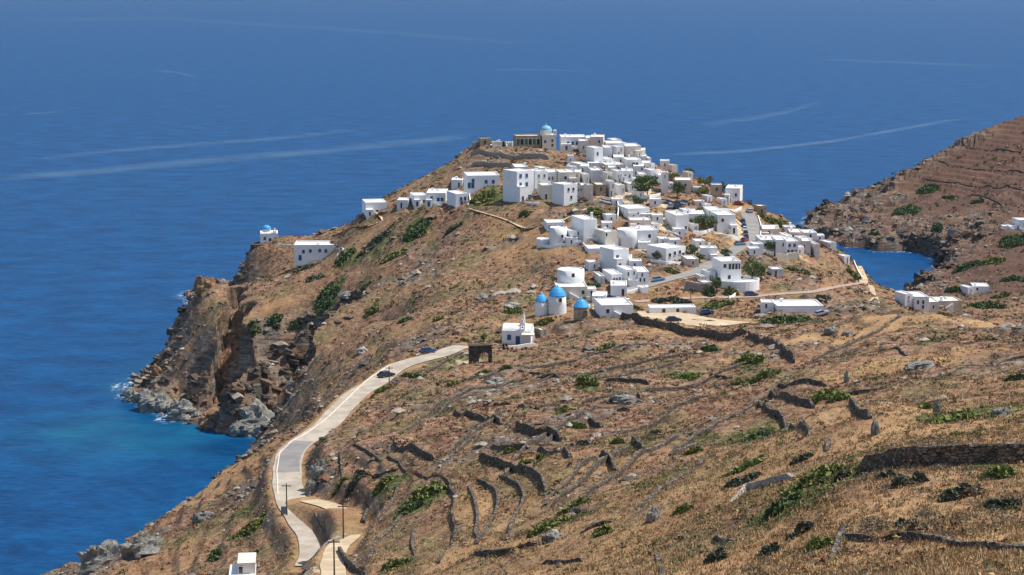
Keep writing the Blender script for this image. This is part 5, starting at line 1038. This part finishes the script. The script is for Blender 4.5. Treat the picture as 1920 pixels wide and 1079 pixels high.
for a in [(802,663,25,'blue','blue car driving on the main road near the arch'),(724,708,40,'dark','black car on the main road at the layby'),(985,645,5,'dark','dark car parked before the roadside chapel'),(1263,604,10,'dark','dark car at the left of the car park'),(1325,590,5,'blue','blue car at the back of the car park'),(1142,563,15,'dark','dark car at the foot of the village road'),(1234,528,25,'light','light blue car on the village road bend'),(1408,556,10,'blue','dark blue car by the crossing below the villa'),(1393,418,80,'dark','topmost car in the roadside row of the right village'),(1395,426,80,'blue','second from the top in the roadside row'),(1397,433,80,'white','white car third in the roadside row'),(1398,440,82,'dark','fourth car from the top in the roadside row'),(1399,447,84,'blue','lowest car in the roadside row'),(1387,461,30,'light','light blue car at the road bend below the row'),(1396,454,60,'red','red car between road row and bend'),(1405,399,100,'silver','silver car at the top end of the village road'),
 (1249,382,20,'silver','leftmost silver car in the upper parking place'),(1256,384,20,'blue','second car from the left in the upper parking place'),(1263,385,20,'white','white car in the middle of the upper parking place'),(1270,386,20,'dark','dark car right of the white one in the upper parking place'),(1277,385,20,'silver','right silver car in the upper parking place'),(1284,383,20,'blue','rightmost blue car in the upper parking place'),(1262,391,20,'silver','silver car in the lower row of the upper parking place'),(1272,392,20,'dark','dark car in the lower row of the upper parking place'),
 (1134,382,5,'white','left of two white cars below the dark door house'),(1147,384,5,'white','right of two white cars below the dark door house'),(1385,385,0,'red','red car by the white skyline house'),(1541,592,10,'silver','silver car at the right end of the very long building')]: car(*a)
def pole(u, vt, vb, label):
    p = hit(u, vb); mpp = (p[1]/ray(u, vb)[1])/F; H = (vb-vt)*mpp; r = empty('utility_pole', tuple(p)); tag(r, label, 'utility pole', 'wooden utility poles')
    b = MB(); b.lathe([(0.13, -1), (0.12, 0), (0.09, H)], 8); b.build('pole', TIMB, r); b = MB(); b.box(-0.8, 0.8, -0.06, 0.06, H-0.5, H-0.36); b.build('crossarm', TIMB, r)
    for x in (-.7, 0, .7):
        b = MB(); b.lathe([(.05, H-.36), (.08, H-.25), (.03, H-.15)], 8); o = b.build('insulator', FRW, r); o.location.x = x
for a in [(538,905,968,'pole at the left edge of the main road bend'),(644,943,1012,'pole between the main road and sandy track'),(627,1008,1085,'nearest pole cut by the bottom edge'),(730,686,730,'pole below the black car on the main road'),(1108,544,592,'pole right of the windmills'),(1295,540,575,'pole between the lower village roads')]: pole(*a)
p = hit(532, 966); r = empty('roadside_cabinet', tuple(p)); tag(r, 'blue grey roadside cabinet beside the pole at the road bend', 'cabinet')
b = MB(); b.box(-.45, .45, -.25, .25, -.3, 1.5, 0, .03); b.build('body', flat('cabinet_paint', (0.16,0.22,0.30)), r); b = MB(); b.box(-.38, .38, -.28, -.25, .2, 1.3); b.build('door', flat('cabinet_door', (0.2,0.26,0.33)), r)
# ---------------------------------------------------------------- boulders one can tell apart
def boulder(u, v, wp, hp, label, mat, seed, yr=0.8):
    p = hit(u, v); mpp = (p[1]/ray(u, v)[1])/F; a = wp*mpp/2; c = hp*mpp; n = 28; m_ = 16; th = np.linspace(0, 2*np.pi, n, endpoint=False); ph = np.linspace(-0.5, np.pi/2, m_)
    T, Pp = np.meshgrid(th, ph); x = np.cos(T)*np.cos(Pp); y = np.sin(T)*np.cos(Pp); z = np.sin(Pp)
    d = 1+0.5*vn(x*1.6+seed, y*1.6+z*1.3, seed)+0.35*vn(x*4+seed, y*4+z*4, seed+1)+0.22*vn(x*9+z*7, y*9-z*5, seed+2)
    V = np.stack([x*a*d, y*a*yr*d, z*c*d], -1).reshape(-1, 3); I = np.arange(n*m_).reshape(m_, n)
    Fc = [(I[j, i], I[j, (i+1) % n], I[j+1, (i+1) % n], I[j+1, i]) for j in range(m_-1) for i in range(n)]
    o = mesh_obj('boulder', V, Fc, mat); o.location = tuple(p); tag(o, label, 'boulder', 'boulders and crags standing out of the slopes')
def rockm(name, a, b_, c):
    m, t, b = nodes(name); n = noise(t, 0.35, 6, 0.7); n2 = noise(t, 2.2, 5, 0.7)
    t.links.new(mixc(t, ramp(t, n, [(0.35, a), (0.5, b_), (0.65, c)]), tuple(x*0.45 for x in b_), ramp(t, n2, [(0.5, (0,0,0)), (0.66, (1,1,1))])), b.inputs['Base Color']); b.inputs['Roughness'].default_value = 0.95
    bump(t, b, n2, 1.0, 0.8); return m
R_G = rockm('grey_crag', (0.16,0.15,0.13), (0.33,0.32,0.28), (0.5,0.48,0.43)); R_O = rockm('ochre_crag', (0.24,0.12,0.06), (0.42,0.24,0.12), (0.52,0.34,0.19)); R_P = rockm('pale_crag', (0.42,0.37,0.31), (0.6,0.55,0.47), (0.7,0.66,0.58))
for i, a in enumerate([(478,800,96,38,'large grey pyramid crag in the cove under the cliff',R_G),(455,808,50,24,'dark crag at the waterline left of the pyramid crag',R_G),(400,795,60,24,'low rusty crag along the waterline',R_O),(345,778,60,26,'grey layered crag left along the waterline',R_G),(290,765,60,30,'big grey crag towards the tip of the point',R_G),(250,752,34,22,'dark tip rock at the end of the point',R_G),(294,702,20,18,'small orange rock perched above the point',R_O),(270,980,26,9,'flat white rock on the lower left slope',R_P),(385,545,44,26,'dark knob of cliff under the stone hut',R_O),(1040,1010,46,14,'grey boulder below the green gully',R_G),(1225,975,26,22,'dark shadowed boulder in the lower middle',R_G),(1588,716,12,18,'pointed dark rock above the green strip',R_G),(1640,815,16,26,'pointed dark rock beside the straw patch',R_G),(1757,775,14,22,'pointed rock beside the round green shrub',R_G),(1725,690,60,12,'grey outcrop in the brown field',R_G),(1560,622,30,10,'dark outcrop at the left of the brown field',R_G),(1590,628,20,8,'small dark outcrop beside the brown field edge',R_G),(1880,775,40,10,'dark outcrop above the yellow green strip',R_G),(680,660,24,8,'pale boulder beside the upper main road',R_P),(960,575,30,8,'pale boulder left of the windmills',R_P),(905,560,26,8,'grey slab left of the windmills',R_G),(650,555,30,8,'grey slab beside the largest promontory shrub',R_G),(930,720,40,10,'grey slab below the arch',R_G),(1170,755,60,14,'large grey outcrop in the middle slope',R_G),(380,975,40,14,'grey outcrop on the lower left slope',R_G),(200,1060,110,40,'big layered grey crag at the bottom left',R_G),(270,1040,90,34,'upper layered grey crag at the bottom left',R_G),(600,885,40,22,'dark outcrop right of the main road',R_G),(585,925,30,22,'dark outcrop inside the road bend',R_G)]):
    boulder(*a, seed=i*3+1)
# ---------------------------------------------------------------- loose stones and dry scrub: uncountable
def scatter(N, seed, y0, y1, pw=1.0):
    r = np.random.RandomState(seed); u_ = r.uniform(0, 1, N); Y = y0*(y1/y0)**u_ if pw == 1 else (y0**(1-pw)+u_*(y1**(1-pw)-y0**(1-pw)))**(1/(1-pw))
    X = r.uniform(-0.31, 0.38, N)*Y; return r, X, Y
def tint_mat(name, rough=0.95):
    m, t, b = nodes(name); a = attr(t, 'tint'); n = noise(t, 3.0, 3, 0.7)
    t.links.new(mixc(t, a, mixc(t, a, (0.02,0.018,0.015), 0.55), ramp(t, n, [(0.45, (0,0,0)), (0.7, (1,1,1))])), b.inputs['Base Color']); b.inputs['Roughness'].default_value = rough; b.inputs['Specular IOR Level'].default_value = 0.1; return m
def onroad(X, Y):
    m = np.zeros(X.shape, bool)
    for k, (p, hw) in R0.items(): d, _, _ = seg_d(X, Y, p[::2]); m |= d < hw+0.7
    return m
def stones():
    r, X, Y = scatter(165000, 3, 75, 1250, 1.0); Z = h(X, Y); z_ = zones(X, Y); sd = samp(GD, X, Y); rk = z_['r']
    cl = fbm(X/13, Y/13, 3, 303)
    keep = (Z > 0.6) & (sd > 1) & ~onroad(X, Y) & (r.uniform(0, 1, len(X)) < (0.18+0.82*sstep(150, 330, Y))*np.clip(0.14+0.95*rk+0.9*np.clip(cl, 0, 1)-0.3*z_['s'], 0.02, 0.9)*(1-0.7*sstep(900, 1000, Y)))
    X, Y, Z, rk = X[keep], Y[keep], Z[keep], rk[keep]; n = len(X)
    s_ = np.exp(r.normal(-1.75, 0.62, n))*(0.22+Y/560)*(1+0.8*rk); s_ = np.clip(s_, 0.05, 0.25+Y/300)
    oct_ = np.array([(1,0,0),(-1,0,0),(0,1,0),(0,-1,0),(0,0,1),(0,0,-1),(.7,.7,.3),(-.7,.6,.4),(.6,-.7,.35),(-.6,-.7,.3)])
    tri = np.array([(0,6,4),(6,2,4),(2,7,4),(7,1,4),(1,9,4),(9,3,4),(3,8,4),(8,0,4),(6,0,5),(2,6,5),(7,2,5),(1,7,5),(9,1,5),(3,9,5),(8,3,5),(0,8,5)])
    V = oct_[None]*(1+r.uniform(-.35, .35, (n, 10, 3))); a = r.uniform(0, 6.28, n); c_, s2 = np.cos(a), np.sin(a)
    V = V*np.stack([s_*r.uniform(.8, 1.7, n), s_, s_*r.uniform(.45, .9, n)], -1)[:, None]; x = V[..., 0]*c_[:, None]-V[..., 1]*s2[:, None]; y = V[..., 0]*s2[:, None]+V[..., 1]*c_[:, None]
    V = np.stack([x+X[:, None], y+Y[:, None], V[..., 2]+(Z+s_*0.12)[:, None]], -1).reshape(-1, 3); Fc = (tri[None]+10*np.arange(n)[:, None, None]).reshape(-1, 3)
    o = mesh_obj('loose_stones', V, Fc, tint_mat('loose_stone')); kind(o, 'stuff')
    pal = np.array([(.13,.105,.085),(.22,.18,.145),(.33,.28,.225),(.19,.145,.11),(.42,.37,.30),(.24,.13,.08)]); t_ = pal[r.randint(0, 6, n)]*r.uniform(.8, 1.15, (n, 1)); vcol(o, 'tint', np.repeat(t_, 10, 0)); print('stones', n)
def scrub():
    r, X, Y = scatter(285000, 4, 72, 1250, 1.0); Z = h(X, Y); z_ = zones(X, Y); sd = samp(GD, X, Y)
    cl = fbm(X/10, Y/10, 3, 313)+0.5*fbm(X/3, Y/3, 2, 314)
    keep = (Z > 2) & (sd > 4) & ~onroad(X, Y) & (r.uniform(0, 1, len(X)) < np.clip(0.42+0.8*cl-0.25*z_['s']-0.35*z_['r']+0.5*z_['g'], 0.04, 0.95)*(1-0.75*z_['p']))
    X, Y, Z = X[keep], Y[keep], Z[keep]; n = len(X); zs = {k: v[keep] for k, v in z_.items()}
    s_ = np.exp(r.normal(-1.15, 0.42, n))*(0.36+Y/560); s_ = np.clip(s_, .08, 1.7); K = 10
    d = r.normal(size=(n, K, 3)); d /= np.linalg.norm(d, axis=2)[..., None]; d[..., 2] = np.abs(d[..., 2])*0.75; c_ = d*s_[:, None, None]*r.uniform(.35, 1, (n, K, 1))
    a = r.normal(size=(n, K, 3)); a /= np.linalg.norm(a, axis=2)[..., None]; b = np.cross(a, d); q_ = (s_*(0.30+0.2*np.clip(Y/700, 0, 1)))[:, None, None]
    V = np.stack([c_-a*q_, c_+a*q_, c_+b*q_*1.3+d*q_*0.6], 2)+np.stack([X, Y, Z], -1)[:, None, None]
    o = mesh_obj('dry_scrub', V.reshape(-1, 3), np.arange(n*K*3).reshape(-1, 3), tint_mat('dry_scrub_leaf')); kind(o, 'stuff')
    pal = np.array([(.20,.10,.065),(.28,.155,.09),(.10,.065,.05),(.36,.23,.115),(.46,.32,.15),(.115,.115,.055),(.16,.15,.08),(.075,.095,.035),(.21,.155,.13)]); w_ = np.array([.19,.2,.12,.16,.1,.09,.05,.05,.04])
    g2 = fbm(X/24, Y/24, 3, 321); ci = r.choice(9, n, p=w_/w_.sum()); ci = np.where((Y < 260) & (r.uniform(0, 1, n) < .5), r.choice([3, 4, 8, 6], n), ci); ci = np.where((g2 > .12) & (r.uniform(0, 1, n) < .5), r.choice([5, 6, 7], n), ci)
    ci = np.where((g2 < -.15) & (r.uniform(0, 1, n) < .5), r.choice([0, 1, 2], n), ci)
    ci = np.where(r.uniform(0, 1, n) < zs['g'], r.choice([5, 7, 7], n), ci); ci = np.where(r.uniform(0, 1, n) < zs['s']*.75, r.choice([3, 4, 4], n), ci)
    vcol(o, 'tint', np.repeat(pal[ci]*r.uniform(.8, 1.2, (n, 1)), K*3, 0)); print('scrub', n)
def thorn():
    r, X, Y = scatter(21000, 8, 72, 950, 1.0); cl = fbm(X/14, Y/14, 3, 331); Z = h(X, Y); z_ = zones(X, Y)
    keep = (r.uniform(0, 1, len(X)) < np.clip(0.28+1.3*cl-0.25*z_['s']+0.8*z_['g'], 0.02, 1)) & ~onroad(X, Y) & (Z > 3) & (samp(GD, X, Y) > 12); X, Y, Z = X[keep], Y[keep], Z[keep]; gg = z_['g'][keep]; n = len(X); K = 64
    s_ = np.clip(np.exp(r.normal(-0.75, .4, n)), .2, 1.1)*(0.75+Y/700); d = r.normal(size=(n, K, 3)); d /= np.linalg.norm(d, axis=2)[..., None]; d[..., 2] = np.abs(d[..., 2])*.7
    c_ = d*s_[:, None, None]*r.uniform(.55, 1, (n, K, 1)); a = r.normal(size=(n, K, 3)); a /= np.linalg.norm(a, axis=2)[..., None]; q_ = (s_*0.13)[:, None, None]; b = np.cross(a, d)
    V = np.stack([c_-a*q_, c_+a*q_, c_+b*q_*1.3+d*q_], 2)+np.stack([X, Y, Z], -1)[:, None, None]
    o = mesh_obj('thorn_scrub', V.reshape(-1, 3), np.arange(n*K*3).reshape(-1, 3), tint_mat('thorn_scrub_twigs')); kind(o, 'stuff')
    pal = np.array([(.20,.15,.12),(.25,.19,.15),(.16,.14,.09),(.30,.21,.13),(.12,.13,.06),(.19,.185,.13)]); g2 = fbm(X/40, Y/40, 3, 351); ci = r.randint(0, 6, n); po = np.array([(.13,.145,.05),(.17,.18,.07),(.10,.12,.045)])[r.randint(0, 3, n)]; t_ = np.where(((g2 > .02) & (r.uniform(0, 1, n) < .6) | (r.uniform(0, 1, n) < gg))[:, None], po, pal[ci])*r.uniform(.8, 1.2, (n, 1)); vcol(o, 'tint', np.repeat(t_, K*3, 0)*r.uniform(.8, 1.2, (n*K*3, 1)))
def grass():
    r, X, Y = scatter(68000, 9, 72, 300, 1.0); Z = h(X, Y); z_ = zones(X, Y); cl = fbm(X/7, Y/7, 3, 341)
    keep = (r.uniform(0, 1, len(X)) < np.clip(0.6+cl+0.3*z_['s']-0.5*z_['r'], .1, 1)) & ~onroad(X, Y); X, Y, Z = X[keep], Y[keep], Z[keep]; n = len(X); K = 8
    hh = r.uniform(.10, .27, (n, K)); a = r.uniform(0, 6.28, (n, K)); ln = r.uniform(0, .6, (n, K)); px_ = X[:, None]+r.normal(0, .16, (n, K)); py_ = Y[:, None]+r.normal(0, .16, (n, K)); wd = .022+.00022*Y[:, None]
    A = np.stack([px_-wd*np.sin(a), py_+wd*np.cos(a), Z[:, None]-.05+0*a], -1); B = np.stack([px_+wd*np.sin(a), py_-wd*np.cos(a), Z[:, None]-.05+0*a], -1); T_ = np.stack([px_+np.cos(a)*ln*hh, py_+np.sin(a)*ln*hh, Z[:, None]+hh], -1)
    V = np.stack([A, B, T_], 2).reshape(-1, 3); o = mesh_obj('dry_grass', V, np.arange(len(V)).reshape(-1, 3), tint_mat('dry_grass_blades')); kind(o, 'stuff')
    pal = np.array([(.58,.39,.20),(.48,.31,.16),(.64,.47,.26),(.40,.25,.14),(.42,.34,.17)]); vcol(o, 'tint', np.repeat(pal[r.randint(0, 5, n)]*r.uniform(.85, 1.15, (n, 1)), K*3, 0)); print('grass', n)
def slabs():
    r = np.random.RandomState(12); nz_ = NZ; V0 = TV; sd = samp(GD, V0[:, 0], V0[:, 1]); w_ = ((nz_ < .82) & (sd > -1) & (sd < np.where(V0[:, 0] < 60, 15, 42)) & (V0[:, 2] > .3) & (V0[:, 1] > 500)).astype(float)*(0.3+(1-nz_))*(V0[:, 1]/600)
    w_ += ((sd > -2) & (sd < 7) & (V0[:, 1] > 480) & (V0[:, 2] > -.5))*0.5; w_ /= w_.sum(); n = 5200; ii = r.choice(len(V0), n, p=w_); Pp = V0[ii]
    s_ = np.clip(np.exp(r.normal(0.0, .5, n)), .4, 3.2)*np.where(Pp[:, 0] > 100, 1.25, .95)
    oct_ = np.array([(1,.9,.9),(-1,.8,1),(-.9,-1,.85),(.9,-.9,1),(1,1,-1),(-1,1,-.9),(-1,-1,-1),(1,-1,-.95)]); quad = np.array([(0,1,2,3),(7,6,5,4),(3,2,6,7),(2,1,5,6),(1,0,4,5),(0,3,7,4)])
    V = oct_[None]*(1+r.uniform(-.38, .38, (n, 8, 3)))*np.stack([s_*r.uniform(.8, 1.6, n), s_*r.uniform(.6, 1.1, n), s_*r.uniform(.25, .6, n)], -1)[:, None]*.7
    tl = 0.35+r.normal(0, .12, n); x = V[..., 0]*np.cos(tl)[:, None]+V[..., 2]*np.sin(tl)[:, None]; z = -V[..., 0]*np.sin(tl)[:, None]+V[..., 2]*np.cos(tl)[:, None]; a = r.normal(.3, .5, n); c_, s2 = np.cos(a)[:, None], np.sin(a)[:, None]
    V = np.stack([x*c_-V[..., 1]*s2, x*s2+V[..., 1]*c_, z], -1)+Pp[:, None]; o = mesh_obj('cliff_rock_debris', V.reshape(-1, 3), (quad[None]+8*np.arange(n)[:, None, None]).reshape(-1, 4), tint_mat('cliff_rock')); kind(o, 'stuff')
    pal = np.array([(.085,.075,.065),(.15,.13,.11),(.25,.22,.185),(.16,.10,.07),(.22,.15,.10),(.11,.085,.065)]); t_ = pal[r.randint(0, 6, n)]*r.uniform(.8, 1.15, (n, 1)); vcol(o, 'tint', np.repeat(t_, 8, 0))
stones(); scrub(); thorn(); grass(); slabs()
# ---------------------------------------------------------------- wakes on the sea
m, t, b = nodes('wake_water'); b.inputs['Base Color'].default_value = (0.18,0.32,0.45,1); b.inputs['Roughness'].default_value = 0.5
t.links.new(mth(t, 'MULTIPLY', attr(t, 'a', 0), ramp(t, noise(t, 0.012, 4, 0.6), [(0.3, (0.25,)*3), (0.7, (1,)*3)])), b.inputs['Alpha']); M_WAKE = m
def wake(l, wpx, al):
    p = []
    for i in range(len(l)-1):
        for j in range(10): f = j/10; p.append((l[i][0]+(l[i+1][0]-l[i][0])*f, l[i][1]+(l[i+1][1]-l[i][1])*f))
    p.append(l[-1]); n = len(p); V = []; A = []
    for k, o in enumerate((-1, -.4, 0, .4, 1)):
        for i, (u, v) in enumerate(p): x, y = WL(u, v+o*wpx/2); V.append((x, y, 0.25)); A.append((0, .7, 1, .7, 0)[k]*al*min(1, i/6, (n-1-i)/6))
    o = mesh_obj('ship_wake', V, np.array([(k*n+i, k*n+i+1, (k+1)*n+i+1, (k+1)*n+i)[::-1] for k in range(4) for i in range(n-1)]), M_WAKE); kind(o, 'structure'); vcol(o, 'a', np.repeat(np.array(A)[:, None], 3, 1))
for l, w_, al in [([(-30,337),(200,320),(420,300),(600,284),(760,268),(890,256)],17,.30),([(60,300),(230,282),(500,262),(720,240)],10,.25),([(1222,293),(1400,284),(1560,266),(1700,241),(1830,218)],8,.32),([(1290,238),(1400,225),(1480,210),(1540,192)],12,.2),([(270,132),(330,136),(380,150)],5,.3),([(30,216),(90,212),(150,206)],4,.3),([(900,133),(1000,131),(1120,135)],4,.22),([(-10,40),(300,34),(700,60),(1100,90)],10,.12),([(1500,110),(1700,118),(1930,128)],6,.2)]: wake(l, w_, al)
# ---------------------------------------------------------------- air
hz = bpy.data.materials.new('haze_air'); hz.use_nodes = True; t = hz.node_tree; t.nodes.remove(t.nodes['Principled BSDF'])
pv = t.nodes.new('ShaderNodeVolumePrincipled'); pv.inputs['Color'].default_value = (0.58,0.77,1.0,1); pv.inputs['Density'].default_value = 0.000014; pv.inputs['Anisotropy'].default_value = 0.2
t.links.new(pv.outputs[0], t.nodes['Material Output'].inputs['Volume'])
b = MB(); b.box(-60000, 60000, -4000, 26000, -11, 260); o = b.build('haze', hz); kind(o, 'stuff')
